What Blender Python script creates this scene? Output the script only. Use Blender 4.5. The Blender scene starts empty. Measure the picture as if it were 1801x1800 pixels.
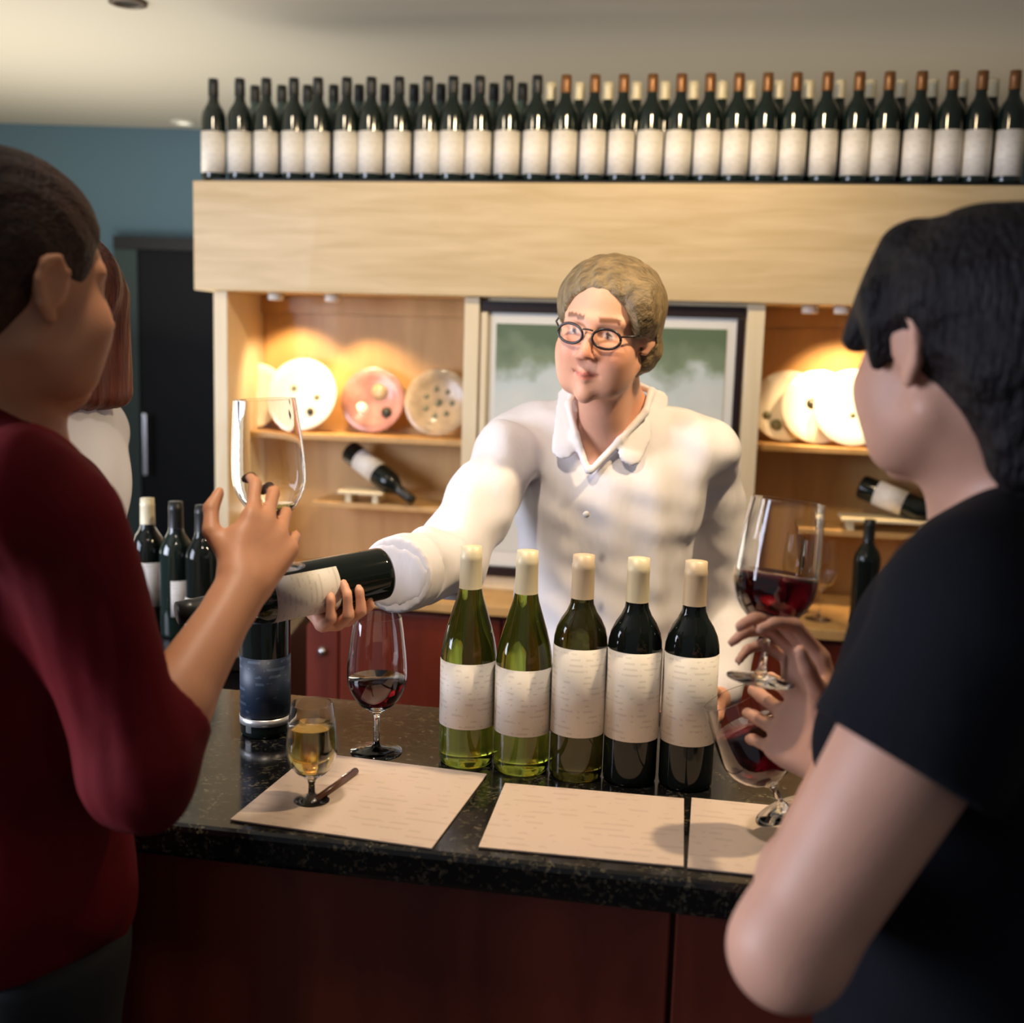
import bpy, bmesh, math, random
import numpy as np
from mathutils import Vector, Matrix

random.seed(7)
SC = bpy.context.scene
COL = SC.collection

# ------------------------------------------------------------------ camera
FPX = 2000.0
PITCH = math.atan(300 / FPX)
ROLL = 0.03
CAMZ = 1.65
_F = np.array([0, math.cos(PITCH), -math.sin(PITCH)])
_R0 = np.array([1.0, 0, 0])
_U0 = np.array([0, math.sin(PITCH), math.cos(PITCH)])
_R = math.cos(ROLL) * _R0 + math.sin(ROLL) * _U0
_U = -math.sin(ROLL) * _R0 + math.cos(ROLL) * _U0
_C = np.array([0, 0, CAMZ])
cam_d = bpy.data.cameras.new('camera')
cam = bpy.data.objects.new('camera', cam_d)
COL.objects.link(cam)
cam_d.sensor_width = 36
cam_d.lens = FPX * 36 / 1801
m = Matrix.Identity(4)
for i in range(3):
    m[i][0] = _R[i]; m[i][1] = _U[i]; m[i][2] = -_F[i]; m[i][3] = _C[i]
cam.matrix_world = m
cam_d.clip_start = 0.05
cam_d.dof.use_dof = True
cam_d.dof.focus_distance = 1.68
cam_d.dof.aperture_fstop = 3.2
SC.camera = cam

# ------------------------------------------------------------------ world, exposure
SC.view_settings.view_transform = 'Standard'
SC.view_settings.look = 'None'
SC.view_settings.exposure = 0.0
SC.view_settings.gamma = 1.0
SC.view_settings.use_curve_mapping = False
SC.cycles.max_bounces = 10
SC.cycles.transmission_bounces = 10
SC.cycles.caustics_refractive = False
SC.cycles.caustics_reflective = False
SC.cycles.sample_clamp_indirect = 4.0
w = bpy.data.worlds.new('world'); SC.world = w
w.use_nodes = True
w.node_tree.nodes['Background'].inputs[0].default_value = (0.80, 0.86, 1.0, 1)
w.node_tree.nodes['Background'].inputs[1].default_value = 0.15


def area(name, loc, target, size, power, color, shape='RECTANGLE', size_y=None, spread=180):
    d = bpy.data.lights.new(name, 'AREA'); d.shape = shape; d.size = size
    if size_y: d.size_y = size_y
    d.energy = power; d.color = color; d.spread = math.radians(spread)
    o = bpy.data.objects.new(name, d); COL.objects.link(o)
    o.location = loc
    o.rotation_euler = (Vector(target) - Vector(loc)).to_track_quat('-Z', 'Y').to_euler()
    return o


def spot(name, loc, target, power, color, angle=70, blend=0.6, r=0.03):
    d = bpy.data.lights.new(name, 'SPOT'); d.energy = power; d.color = color
    d.spot_size = math.radians(angle); d.spot_blend = blend; d.shadow_soft_size = r
    o = bpy.data.objects.new(name, d); COL.objects.link(o)
    o.location = loc
    o.rotation_euler = (Vector(target) - Vector(loc)).to_track_quat('-Z', 'Y').to_euler()
    return o


WARM = (1.0, 0.66, 0.34)
area('window_daylight', (-2.9, 0.9, 1.75), (0.4, 1.9, 1.15), 1.7, 66, (0.78, 0.83, 1.0), size_y=1.3, spread=130)
area('ceiling_fill', (-1.9, 3.9, 1.25), (-1.7, 3.6, 2.6), 1.8, 37, (1.0, 0.93, 0.78), size_y=1.5)  # added upward fill to brighten the ceiling at back left, no real fitting
area('ceiling_fill', (0.9, 4.2, 1.6), (0.8, 3.6, 2.6), 2.2, 6, (1.0, 0.86, 0.66), size_y=.5)  # weaker added fill behind the back bar, lifts the ceiling above the bottles
spot('bar_downlight', (0.75, 1.55, 2.55), (0.25, 1.95, 1.3), 85, (1.0, 0.74, 0.44), 75, 0.7, 0.05)
spot('bar_downlight', (-0.35, 1.15, 2.55), (0.0, 1.75, 1.2), 52, (1.0, 0.82, 0.64), 75, 0.8, 0.05)
spot('wall_wash', (0.35, 2.3, 2.57), (0.25, 3.35, 1.9), 55, (1.0, 0.76, 0.46), 120, 0.9, 0.06)
spot('wall_wash', (-0.8, 2.4, 2.57), (-0.8, 3.55, 1.95), 18, (1.0, 0.82, 0.58), 120, 0.9, 0.06)


def at(x, y, Y=None, Z=None):
    d = _F * FPX + _R * (x - 900.5) - _U * (y - 900)
    t = Y / d[1] if Y is not None else (Z - CAMZ) / d[2]
    return Vector(_C + d * t)


# bar frame: u to the right along the bar, v away from the customers
TH = math.atan(.175)
BO = Vector((0, 1.262, 0)); BU = Vector((math.cos(TH), -math.sin(TH), 0)); BV = Vector((math.sin(TH), math.cos(TH), 0))
BROT = -TH


def W(u, v, z): return BO + BU * u + BV * v + Vector((0, 0, z))


def bar(x, y, v):
    d = Vector(_F * FPX + _R * (x - 900.5) - _U * (y - 900))
    c = Vector(_C)
    t = (v - (c - BO).dot(BV)) / d.dot(BV)
    P = c + d * t
    return (P - BO).dot(BU), P.z


# ------------------------------------------------------------------ materials
def new_mat(name):
    m = bpy.data.materials.new(name); m.use_nodes = True
    nt = m.node_tree
    return m, nt, nt.nodes['Principled BSDF']


def mat(name, color, rough=0.5, metal=0.0, spec=0.5, coat=0.0, trans=0.0, ior=1.45, sss=0.0, bump=0.0, bscale=40.0,
        var=0.0, vscale=6.0, stretch=(1, 1, 1), sheen=0.0, tint=False, emit=None):
    m, nt, b = new_mat(name)
    b.inputs['Base Color'].default_value = (*color, 1)
    b.inputs['Roughness'].default_value = rough
    b.inputs['Metallic'].default_value = metal
    b.inputs['Specular IOR Level'].default_value = spec
    b.inputs['Coat Weight'].default_value = coat
    b.inputs['Coat Roughness'].default_value = 0.08
    b.inputs['Transmission Weight'].default_value = trans
    b.inputs['IOR'].default_value = ior
    b.inputs['Subsurface Weight'].default_value = sss
    if sss:
        b.inputs['Subsurface Radius'].default_value = (1.0, 0.35, 0.2)
        b.inputs['Subsurface Scale'].default_value = 0.012
    b.inputs['Sheen Weight'].default_value = sheen
    if emit:
        b.inputs['Emission Color'].default_value = (*emit[0], 1); b.inputs['Emission Strength'].default_value = emit[1]
    N, L = nt.nodes, nt.links
    if var or bump:
        tc = N.new('ShaderNodeTexCoord'); mp = N.new('ShaderNodeMapping')
        mp.inputs['Scale'].default_value = stretch
        L.new(tc.outputs['Object'], mp.inputs['Vector'])
    last = None
    if var:
        n = N.new('ShaderNodeTexNoise'); n.inputs['Scale'].default_value = vscale; n.inputs['Detail'].default_value = 5
        L.new(mp.outputs[0], n.inputs['Vector'])
        r = N.new('ShaderNodeValToRGB')
        r.color_ramp.elements[0].position = 0.3; r.color_ramp.elements[1].position = 0.7
        r.color_ramp.elements[0].color = (*[max(0, c * (1 - var)) for c in color], 1)
        r.color_ramp.elements[1].color = (*[min(1, c * (1 + var)) for c in color], 1)
        L.new(n.outputs[0], r.inputs[0]); L.new(r.outputs[0], b.inputs['Base Color'])
        last = r.outputs[0]
    if tint:
        a = N.new('ShaderNodeAttribute'); a.attribute_name = 'tint'
        mx = N.new('ShaderNodeMix'); mx.data_type = 'RGBA'; mx.blend_type = 'MULTIPLY'; mx.inputs[0].default_value = 1
        if last: L.new(last, mx.inputs[6])
        else: mx.inputs[6].default_value = (*color, 1)
        L.new(a.outputs['Color'], mx.inputs[7]); L.new(mx.outputs[2], b.inputs['Base Color'])
    if bump:
        n = N.new('ShaderNodeTexNoise'); n.inputs['Scale'].default_value = bscale; n.inputs['Detail'].default_value = 4
        L.new(mp.outputs[0], n.inputs['Vector'])
        bp = N.new('ShaderNodeBump'); bp.inputs['Strength'].default_value = bump; bp.inputs['Distance'].default_value = 0.01
        L.new(n.outputs[0], bp.inputs['Height']); L.new(bp.outputs[0], b.inputs['Normal'])
    return m


def paper_mat(name, base, ink, rows, amount=0.35, axis='X', rough=0.5, coat=0.0):
    """paper with faint rows of small unreadable print, rows along one object axis"""
    m, nt, b = new_mat(name)
    N, L = nt.nodes, nt.links
    b.inputs['Roughness'].default_value = rough
    b.inputs['Coat Weight'].default_value = coat
    tc = N.new('ShaderNodeTexCoord')
    sx = N.new('ShaderNodeSeparateXYZ'); L.new(tc.outputs['Object'], sx.inputs[0])
    mul = N.new('ShaderNodeMath'); mul.operation = 'MULTIPLY'; mul.inputs[1].default_value = rows
    L.new(sx.outputs[axis], mul.inputs[0])
    fr = N.new('ShaderNodeMath'); fr.operation = 'FRACT'; L.new(mul.outputs[0], fr.inputs[0])
    gt = N.new('ShaderNodeMath'); gt.operation = 'GREATER_THAN'; gt.inputs[1].default_value = 0.62
    L.new(fr.outputs[0], gt.inputs[0])
    no = N.new('ShaderNodeTexNoise'); no.inputs['Scale'].default_value = rows * 0.55; no.inputs['Detail'].default_value = 3
    L.new(tc.outputs['Object'], no.inputs['Vector'])
    g2 = N.new('ShaderNodeMath'); g2.operation = 'GREATER_THAN'; g2.inputs[1].default_value = 0.53
    L.new(no.outputs[0], g2.inputs[0])
    mm = N.new('ShaderNodeMath'); mm.operation = 'MULTIPLY'; L.new(gt.outputs[0], mm.inputs[0]); L.new(g2.outputs[0], mm.inputs[1])
    m3 = N.new('ShaderNodeMath'); m3.operation = 'MULTIPLY'; m3.inputs[1].default_value = amount; L.new(mm.outputs[0], m3.inputs[0])
    mx = N.new('ShaderNodeMix'); mx.data_type = 'RGBA'
    mx.inputs[6].default_value = (*base, 1); mx.inputs[7].default_value = (*ink, 1)
    L.new(m3.outputs[0], mx.inputs[0]); L.new(mx.outputs[2], b.inputs['Base Color'])
    return m


def wood_mat(name, c1, c2, scale=3.0, stretch=(1, 1, 12), rough=0.45, coat=0.1):
    m, nt, b = new_mat(name)
    N, L = nt.nodes, nt.links
    tc = N.new('ShaderNodeTexCoord'); mp = N.new('ShaderNodeMapping'); mp.inputs['Scale'].default_value = stretch
    L.new(tc.outputs['Object'], mp.inputs['Vector'])
    n = N.new('ShaderNodeTexNoise'); n.inputs['Scale'].default_value = scale; n.inputs['Detail'].default_value = 8
    n.inputs['Distortion'].default_value = 0.6
    L.new(mp.outputs[0], n.inputs['Vector'])
    r = N.new('ShaderNodeValToRGB')
    r.color_ramp.elements[0].position = 0.32; r.color_ramp.elements[1].position = 0.68
    r.color_ramp.elements[0].color = (*c1, 1); r.color_ramp.elements[1].color = (*c2, 1)
    L.new(n.outputs[0], r.inputs[0]); L.new(r.outputs[0], b.inputs['Base Color'])
    b.inputs['Roughness'].default_value = rough; b.inputs['Coat Weight'].default_value = coat
    bp = N.new('ShaderNodeBump'); bp.inputs['Strength'].default_value = 0.08
    L.new(n.outputs[0], bp.inputs['Height']); L.new(bp.outputs[0], b.inputs['Normal'])
    return m


def granite_mat():
    m, nt, b = new_mat('black_granite')
    N, L = nt.nodes, nt.links
    tc = N.new('ShaderNodeTexCoord')
    v = N.new('ShaderNodeTexVoronoi'); v.inputs['Scale'].default_value = 260
    L.new(tc.outputs['Object'], v.inputs['Vector'])
    n = N.new('ShaderNodeTexNoise'); n.inputs['Scale'].default_value = 60; n.inputs['Detail'].default_value = 6
    L.new(tc.outputs['Object'], n.inputs['Vector'])
    ml = N.new('ShaderNodeMath'); ml.operation = 'MULTIPLY'
    sep = N.new('ShaderNodeSeparateColor'); L.new(v.outputs['Color'], sep.inputs[0])
    L.new(sep.outputs[0], ml.inputs[0]); L.new(n.outputs[0], ml.inputs[1])
    r = N.new('ShaderNodeValToRGB')
    r.color_ramp.elements[0].position = 0.36; r.color_ramp.elements[1].position = 0.62
    r.color_ramp.elements[0].color = (.006, .006, .006, 1); r.color_ramp.elements[1].color = (.085, .075, .05, 1)
    L.new(ml.outputs[0], r.inputs[0]); L.new(r.outputs[0], b.inputs['Base Color'])
    b.inputs['Roughness'].default_value = 0.13
    return m


M = {}
M['ceiling'] = mat('ceiling_paint', (.60, .56, .48), .9, bump=.03, bscale=60)
M['teal'] = mat('teal_wall_paint', (.12, .215, .30), .85, bump=.03)
M['wall'] = mat('side_wall_paint', (.5, .45, .36), .9, bump=.03)
M['floor'] = wood_mat('floor_boards', (.03, .014, .008), (.07, .035, .02), 4, (12, 1, 1), .4)
M['birch'] = wood_mat('pale_birch_veneer', (.55, .40, .20), (.67, .51, .29), 2.2, (1.5, 6, 14), .5)
M['niche'] = wood_mat('honey_wood_panel', (.50, .29, .10), (.62, .38, .15), 2.4, (6, 3, 1), .5)
M['post'] = wood_mat('cream_wood_post', (.74, .60, .38), (.82, .70, .48), 2.5, (6, 6, 1), .5)
M['redwood'] = wood_mat('dark_red_wood', (.11, .016, .008), (.19, .032, .014), 2.6, (5, 5, .8), .38, .25)
M['granite'] = granite_mat()
M['black'] = mat('black_trim', (.008, .008, .008), .4)
M['frame'] = mat('dark_frame', (.012, .004, .004), .4)
M['doorglass'] = mat('dark_door_glass', (.010, .012, .016), .45, spec=.15)
M['doorframe'] = mat('dark_teal_door_frame', (.035, .065, .07), .5)
M['steel'] = mat('steel', (.6, .6, .6), .25, metal=1)
M['white_enamel'] = mat('white_enamel', (.85, .85, .8), .4)
M['glass'] = mat('clear_glass', (1, 1, 1), .0, trans=1, ior=1.45)
M['redwine'] = mat('red_wine', (.22, .004, .014), .02, trans=.5, ior=1.33)
M['whitewine'] = mat('white_wine', (.98, .74, .22), .0, trans=.9, ior=1.33)
M['gl_olive'] = mat('olive_green_glass', (.33, .40, .05), .02, trans=.9, ior=1.5)
M['gl_brown'] = mat('olive_brown_glass', (.10, .095, .02), .03, trans=.8, ior=1.5)
M['gl_dark'] = mat('black_green_glass', (.006, .009, .008), .06, spec=.45)
M['gl_shelf'] = mat('dark_green_glass', (.006, .014, .011), .08, spec=.6, coat=.3)
M['gl_second'] = mat('grey_green_glass', (.05, .085, .075), .12, spec=.6, coat=.2)
M['cap_cream'] = mat('champagne_capsule', (.78, .70, .48), .45, metal=.1)
M['cap_tan'] = mat('tan_capsule', (.70, .56, .38), .45, metal=.1)
M['cap_dark'] = mat('black_capsule', (.012, .014, .014), .35)
M['cap_brown'] = mat('copper_brown_capsule', (.22, .10, .035), .35, metal=.4)
M['label'] = paper_mat('white_bottle_label', (.80, .76, .70), (.45, .40, .36), 130, .35, 'Z')
M['label_s'] = paper_mat('shelf_bottle_label', (.82, .77, .68), (.45, .40, .34), 110, .4, 'Z')
M['label_navy'] = paper_mat('navy_bottle_label', (.010, .022, .045), (.10, .14, .20), 90, .4, 'Z')
M['silver'] = mat('silver_band', (.55, .55, .55), .3, metal=.6)
M['mat_paper'] = paper_mat('tasting_mat_paper', (.62, .50, .42), (.34, .24, .20), 60, .22, 'Y', .35, .15)
M['pen'] = mat('brown_pen', (.09, .035, .02), .3)
M['plate'] = mat('cream_glazed_plate', (.84, .80, .68), .2, coat=.4)
M['plate_tan'] = mat('tan_glazed_plate', (.45, .33, .19), .3, coat=.3, var=.25, vscale=25)
M['plate_rose'] = mat('rose_brown_plate', (.42, .20, .16), .3, coat=.3, var=.5, vscale=14)
M['motif'] = mat('grey_green_motif', (.16, .17, .10), .3)
M['motif_dark'] = mat('dark_motif', (.03, .03, .02), .3)
M['lit_ledge'] = mat('pale_ledge', (.86, .76, .50), .3)
M['white_board'] = mat('white_mount', (.74, .72, .66), .7)
M['skin'] = mat('skin_fair', (.58, .31, .215), .5, sss=.08, bump=.03, bscale=150, tint=True, var=.06, vscale=14)
M['skin_warm'] = mat('skin_tanned', (.58, .27, .14), .5, sss=.08, bump=.03, bscale=150, tint=True, var=.08, vscale=14)
M['skin_man'] = mat('skin_ruddy', (.72, .37, .24), .5, sss=.08, bump=.03, bscale=150, tint=True, var=.08, vscale=20)
M['shirt'] = mat('white_linen', (.78, .75, .76), .85, bump=.55, bscale=9, stretch=(1.6, 1.6, .5), sheen=.1)
M['shirt3'] = mat('pale_grey_cotton', (.78, .78, .82), .9, bump=.1, bscale=30)
M['redtop'] = mat('dark_red_jersey', (.115, .003, .006), .85, spec=.2, bump=.12, bscale=25, var=.2, vscale=9)
M['blacktop'] = mat('black_jersey', (.0045, .005, .008), .9, spec=.2, bump=.15, bscale=25)
M['trouser'] = mat('black_cloth', (.008, .009, .010), .9)
M['hair_black'] = mat('black_brown_hair', (.006, .004, .005), .55, spec=.25, bump=.9, bscale=22, stretch=(9, 9, 1.2), var=.5, vscale=12)
M['hair_brown'] = mat('dark_brown_hair', (.035, .015, .008), .5, spec=.3, bump=.5, bscale=22, stretch=(2, 9, 9), var=.5, vscale=12)
M['hair_auburn'] = mat('auburn_hair', (.13, .030, .014), .45, bump=.5, bscale=22, stretch=(9, 9, 1.2), var=.4, vscale=12)
M['hair_grey'] = mat('greying_fair_hair', (.19, .135, .065), .55, bump=.7, bscale=22, stretch=(3, 9, 3), var=.45, vscale=14)
M['spectacle'] = mat('spectacle_frame', (.02, .015, .015), .3)
M['lens'] = mat('spectacle_lens', (1, 1, 1), 0.0, trans=1, ior=1.02)
M['leather'] = mat('black_leather', (.01, .01, .01), .4)
M['button'] = mat('pearl_button', (.6, .58, .55), .3)


# ------------------------------------------------------------------ object helpers
def tag(o, label=None, cat=None, group=None, kind=None):
    if label: o['label'] = label
    if cat: o['category'] = cat
    if group: o['group'] = group
    if kind: o['kind'] = kind
    return o


def thing(name, label, cat, loc=(0, 0, 0), rz=0.0, group=None):
    o = bpy.data.objects.new(name, None); COL.objects.link(o)
    o.empty_display_size = 0.05
    o.location = loc; o.rotation_euler = (0, 0, rz)
    return tag(o, label, cat, group)


def link(name, me, material, parent=None, loc=None, rot=None, smooth=False):
    o = bpy.data.objects.new(name, me); COL.objects.link(o)
    if material is not None and not me.materials: me.materials.append(material)
    if smooth: me.polygons.foreach_set('use_smooth', [True] * len(me.polygons))
    if parent is not None: o.parent = parent
    if loc is not None: o.location = loc
    if rot is not None: o.rotation_euler = rot
    return o


def box_mesh(x0, x1, y0, y1, z0, z1, bev=0.0, seg=2):
    bm = bmesh.new()
    vs = [bm.verts.new((x, y, z)) for x in (x0, x1) for y in (y0, y1) for z in (z0, z1)]
    for f in ((0, 1, 3, 2), (4, 6, 7, 5), (0, 4, 5, 1), (2, 3, 7, 6), (0, 2, 6, 4), (1, 5, 7, 3)):
        bm.faces.new([vs[i] for i in f])
    bmesh.ops.recalc_face_normals(bm, faces=bm.faces)
    if bev:
        bmesh.ops.bevel(bm, geom=list(bm.edges), offset=bev, segments=seg, affect='EDGES', profile=.5)
    me = bpy.data.meshes.new('m'); bm.to_mesh(me); bm.free()
    return me


def box(name, material, b, parent=None, bev=0.002, loc=None, rot=None):
    return link(name, box_mesh(*b, bev=bev), material, parent, loc, rot)


def lathe(profile, seg=40, a0=0.0, a1=2 * math.pi, caps=True):
    full = abs((a1 - a0) - 2 * math.pi) < 1e-6
    n = seg if full else seg + 1
    vs, fs = [], []
    rings = []
    for r, z in profile:
        if r < 1e-6 and full:
            rings.append([len(vs)]); vs.append((0, 0, z))
        else:
            ring = []
            for i in range(n):
                a = a0 + (a1 - a0) * i / seg
                ring.append(len(vs)); vs.append((r * math.cos(a), r * math.sin(a), z))
            rings.append(ring)
    for A, B in zip(rings, rings[1:]):
        if len(A) == 1 and len(B) == 1: continue
        for i in range(seg):
            j = (i + 1) % n if full else i + 1
            if len(A) == 1: fs.append((A[0], B[j], B[i]))
            elif len(B) == 1: fs.append((A[i], A[j], B[0]))
            else: fs.append((A[i], A[j], B[j], B[i]))
    me = bpy.data.meshes.new('m'); me.from_pydata(vs, [], fs)
    me.polygons.foreach_set('use_smooth', [True] * len(me.polygons)); me.update()
    return me


def tube_mesh(pts, r, seg=10):
    pts = [Vector(p) for p in pts]
    rs = r if isinstance(r, (list, tuple)) else [r] * len(pts)
    vs, fs = [], []
    for i, p in enumerate(pts):
        d = (pts[min(i + 1, len(pts) - 1)] - pts[max(i - 1, 0)]).normalized()
        a = d.orthogonal().normalized() if i == 0 else (a - d * a.dot(d)).normalized()
        b = d.cross(a)
        for k in range(seg):
            t = 2 * math.pi * k / seg
            vs.append(p + (a * math.cos(t) + b * math.sin(t)) * rs[i])
    for i in range(len(pts) - 1):
        for k in range(seg):
            fs.append((i * seg + k, i * seg + (k + 1) % seg, (i + 1) * seg + (k + 1) % seg, (i + 1) * seg + k))
    fs.append(tuple(range(seg))[::-1]); fs.append(tuple((len(pts) - 1) * seg + k for k in range(seg)))
    me = bpy.data.meshes.new('m'); me.from_pydata([tuple(v) for v in vs], [], fs)
    me.polygons.foreach_set('use_smooth', [True] * len(me.polygons)); me.update()
    return me


def dup(root, loc, rz=None, label=None):
    r = root.copy(); COL.objects.link(r); r.location = loc
    if rz is not None: r.rotation_euler = (0, 0, rz)
    if label: r['label'] = label
    for ch in list(root.children):
        c = ch.copy(); COL.objects.link(c); c.parent = r
        for g in list(ch.children):
            d = g.copy(); COL.objects.link(d); d.parent = c
    return r


def orient(o, axis, loc, roll_ref=Vector((0, 0, 1))):
    """put the object's local Z along axis"""
    z = Vector(axis).normalized()
    x = roll_ref.cross(z)
    x = x.normalized() if x.length > 1e-4 else Vector((1, 0, 0))
    y = z.cross(x)
    mm = Matrix((x, y, z)).transposed().to_4x4()
    mm.translation = Vector(loc)
    o.matrix_world = mm
    o.location = mm.to_translation(); o.rotation_euler = mm.to_euler()


# ------------------------------------------------------------------ the room
CEIL = 2.6
fl = box('floor', M['floor'], (-3.2, 3.2, -1.2, 5.7, -0.1, 0), bev=0); tag(fl, kind='structure')
ce = box('ceiling', M['ceiling'], (-3.2, 3.2, -0.6, 5.7, CEIL, CEIL + .1), bev=0); tag(ce, kind='structure')
wb = box('wall_back', M['teal'], (-3.2, 3.2, 5.6, 5.7, 0, CEIL), bev=0); tag(wb, kind='structure')
wr = box('wall_right', M['wall'], (3.1, 3.2, -0.6, 5.6, 0, CEIL), bev=0); tag(wr, kind='structure')
wl = box('wall_left', M['wall'], (-3.2, -3.1, 3.2, 5.6, 0, CEIL), bev=0); tag(wl, kind='structure')
# glazed dark door in the back wall
x0 = at(212, 700, Y=5.6).x; x1 = x0 + 1.05
dtop = 2.03
door = thing('door_1', None, None, (x0, 5.6, 0)); tag(door, kind='structure')
box('door_frame', M['doorframe'], (0, .11, -.05, -.004, 0, dtop), door)
box('door_frame', M['doorframe'], (.94, 1.05, -.05, -.004, 0, dtop), door)
box('door_head', M['black'], (.0, 1.05, -.06, -.004, dtop - .0, dtop + .06), door)
box('door_glass', M['doorglass'], (.11, .94, -.035, -.015, .0, dtop), door, bev=0)
box('door_rail', M['doorframe'], (.11, .94, -.05, -.004, .0, .2), door)
box('door_handle', M['steel'], (.14, .16, -.11, -.09, .95, 1.25), door)

# downlights in the ceiling
def downlight(name, x, y, ring, label, disc):
    t = thing(name, label, 'light', (x, y, CEIL))
    link('trim_ring', lathe([(.035, -.001), (.055, -.001), (.055, -.008), (.04, -.012), (.035, -.004)], 32), ring, t)
    link('lamp_face', lathe([(0, -.003), (.036, -.003)], 32), disc, t)
    return t
p = at(225, 2, Z=CEIL); downlight('recessed_downlight', p.x, p.y, mat('bronze', (.10, .07, .05), .5), 'dark recessed round downlight in the ceiling at the upper left edge', M['black'])
p = at(322, 214, Z=CEIL); downlight('recessed_downlight', p.x, p.y, M['white_enamel'], 'small glowing round downlight in the ceiling left of the bottle row', mat('lamp_glow', (1, .9, .7), .5, emit=((1, .9, .7), 2.0)))

# ------------------------------------------------------------------ tasting counter
CZ = 1.045
UL, UR, VD = -.60, 1.75, .535
ct = thing('tasting_counter', 'long tasting bar with glossy black granite top and dark red wood front', 'counter', W(UL, 0, 0), BROT)
L_ = UR - UL
box('worktop', M['granite'], (0, L_, 0, VD, CZ - .045, CZ), ct, bev=.008)
box('carcass', M['redwood'], (.03, L_ - .02, .05, VD - .03, 0.0, CZ - .046), ct, bev=0)
seam_u = bar(1180, 1700, .025)[0] - UL
edges = [.02, seam_u - .86, seam_u, seam_u + .86, L_ - .01]
edges = [e for e in edges if .0 < e <= L_]
for a, b in zip(edges, edges[1:]):
    if b - a > .05: box('front_panel', M['redwood'], (a + .0025, b - .0025, .018, .049, .09, CZ - .047), ct, bev=.003)
box('kickboard', M['black'], (.03, L_ - .02, .04, .0495, 0, .085), ct, bev=0)
box('end_panel', M['redwood'], (.0, .029, .02, VD - .02, 0, CZ - .047), ct, bev=.003)

# ------------------------------------------------------------------ back bar
BV0 = 2.10
bb = thing('back_bar', 'pale wood back bar with a deep box header and lit display niches', 'back bar', W(-1.385, BV0, 0), BROT)
def bl(u0, u1, v0, v1, z0, z1): return (u0 + 1.385, u1 + 1.385, v0 - BV0, v1 - BV0, z0, z1)
URT = 1.75
NB = 2.42       # face of niche back panels
CABZ = .855
box('header_box', M['birch'], bl(-1.385, URT, 2.10, 2.47, 1.777, 2.104), bb, bev=.003)
box('shelf_edge', M['black'], bl(-1.33, URT, 2.12, 2.40, 2.105, 2.113), bb, bev=.001)
box('side_post', M['post'], bl(-1.335, -1.29, 2.13, 2.47, CABZ + .031, 1.776), bb)
box('divider', M['post'], bl(-.535, -.49, 2.13, 2.41, CABZ + .031, 1.776), bb)
box('divider', M['post'], bl(.295, .345, 2.13, 2.41, CABZ + .031, 1.776), bb)
box('side_post', M['post'], bl(1.60, 1.645, 2.13, 2.47, CABZ + .031, 1.776), bb)
box('back_panel', M['niche'], bl(-1.289, -.536, NB, 2.45, CABZ + .031, 1.776), bb, bev=0)
box('back_panel', M['niche'], bl(.346, 1.599, NB, 2.45, CABZ + .031, 1.776), bb, bev=0)
box('centre_panel', M['post'], bl(-.489, .294, 2.16, 2.20, CABZ + .031, 1.776), bb, bev=0)
box('niche_rail', M['niche'], bl(-1.289, -.536, NB - .02, NB - .001, 1.72, 1.776), bb, bev=.001)
box('niche_rail', M['niche'], bl(.346, 1.599, NB - .02, NB - .001, 1.72, 1.776), bb, bev=.001)
S1L, S1R, S2 = 1.335, 1.365, 1.118
box('shelf', M['niche'], bl(-1.289, -.536, 2.24, NB - .001, S1L - .018, S1L), bb)
box('shelf', M['niche'], bl(.346, 1.599, 2.24, NB - .001, S1R - .018, S1R), bb)
box('shelf', M['niche'], bl(-1.05, -.536, 2.24, NB - .001, S2 - .018, S2), bb)
box('shelf', M['niche'], bl(.50, 1.599, 2.24, NB - .001, S2 - .018, S2), bb)
cb = thing('back_cabinet', 'low dark red wood cabinet run under the back bar niches', 'cabinet', W(-1.385, 1.93, 0), BROT)
box('cabinet_top', M['niche'], (0, URT + 1.385, 0, .62, CABZ, CABZ + .03), cb, bev=.003)
box('carcass', M['redwood'], (.02, URT + 1.385, .06, .6, .0, CABZ - .001), cb, bev=0)
k = .02
while k < URT + 1.3:
    dr = box('door', M['redwood'], (k + .003, k + .497, .035, .059, .09, CABZ - .02), cb, bev=.003)
    link('door_knob', lathe([(0, 0), (.012, 0), (.014, .006), (.010, .014), (0, .016)], 16), M['steel'], dr,
         (k + .45, .035, .7), (math.pi / 2, 0, 0))
    k += .5

# niche spotlights
def niche_spot(px, py, v, tgt_u, tgt_z, power, label, tv=NB, ang=85):
    u, z = bar(px, py, v)
    t = thing('spotlight', label, 'light', W(u, v, 1.7765), BROT)
    link('housing', lathe([(0, 0), (.024, 0), (.024, -.02), (.020, -.022), (0, -.0221)], 24), M['white_enamel'], t)
    s = spot('spot_lamp', W(u, v, 1.75), W(tgt_u, tv, tgt_z), power, WARM, ang, .6, .02)
    return t
niche_spot(485, 515, 2.20, -1.16, 1.40, 17, 'small spotlight under the header above the leftmost plates')
niche_spot(585, 520, 2.22, -.85, 1.25, 16, 'small spotlight under the header left of centre')
niche_spot(1482, 535, 2.20, .60, 1.40, 17, 'small spotlight under the header beside the black haired head')
niche_spot(1425, 535, 2.22, .85, 1.20, 20, 'small spotlight under the header between picture and black haired head')

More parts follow.
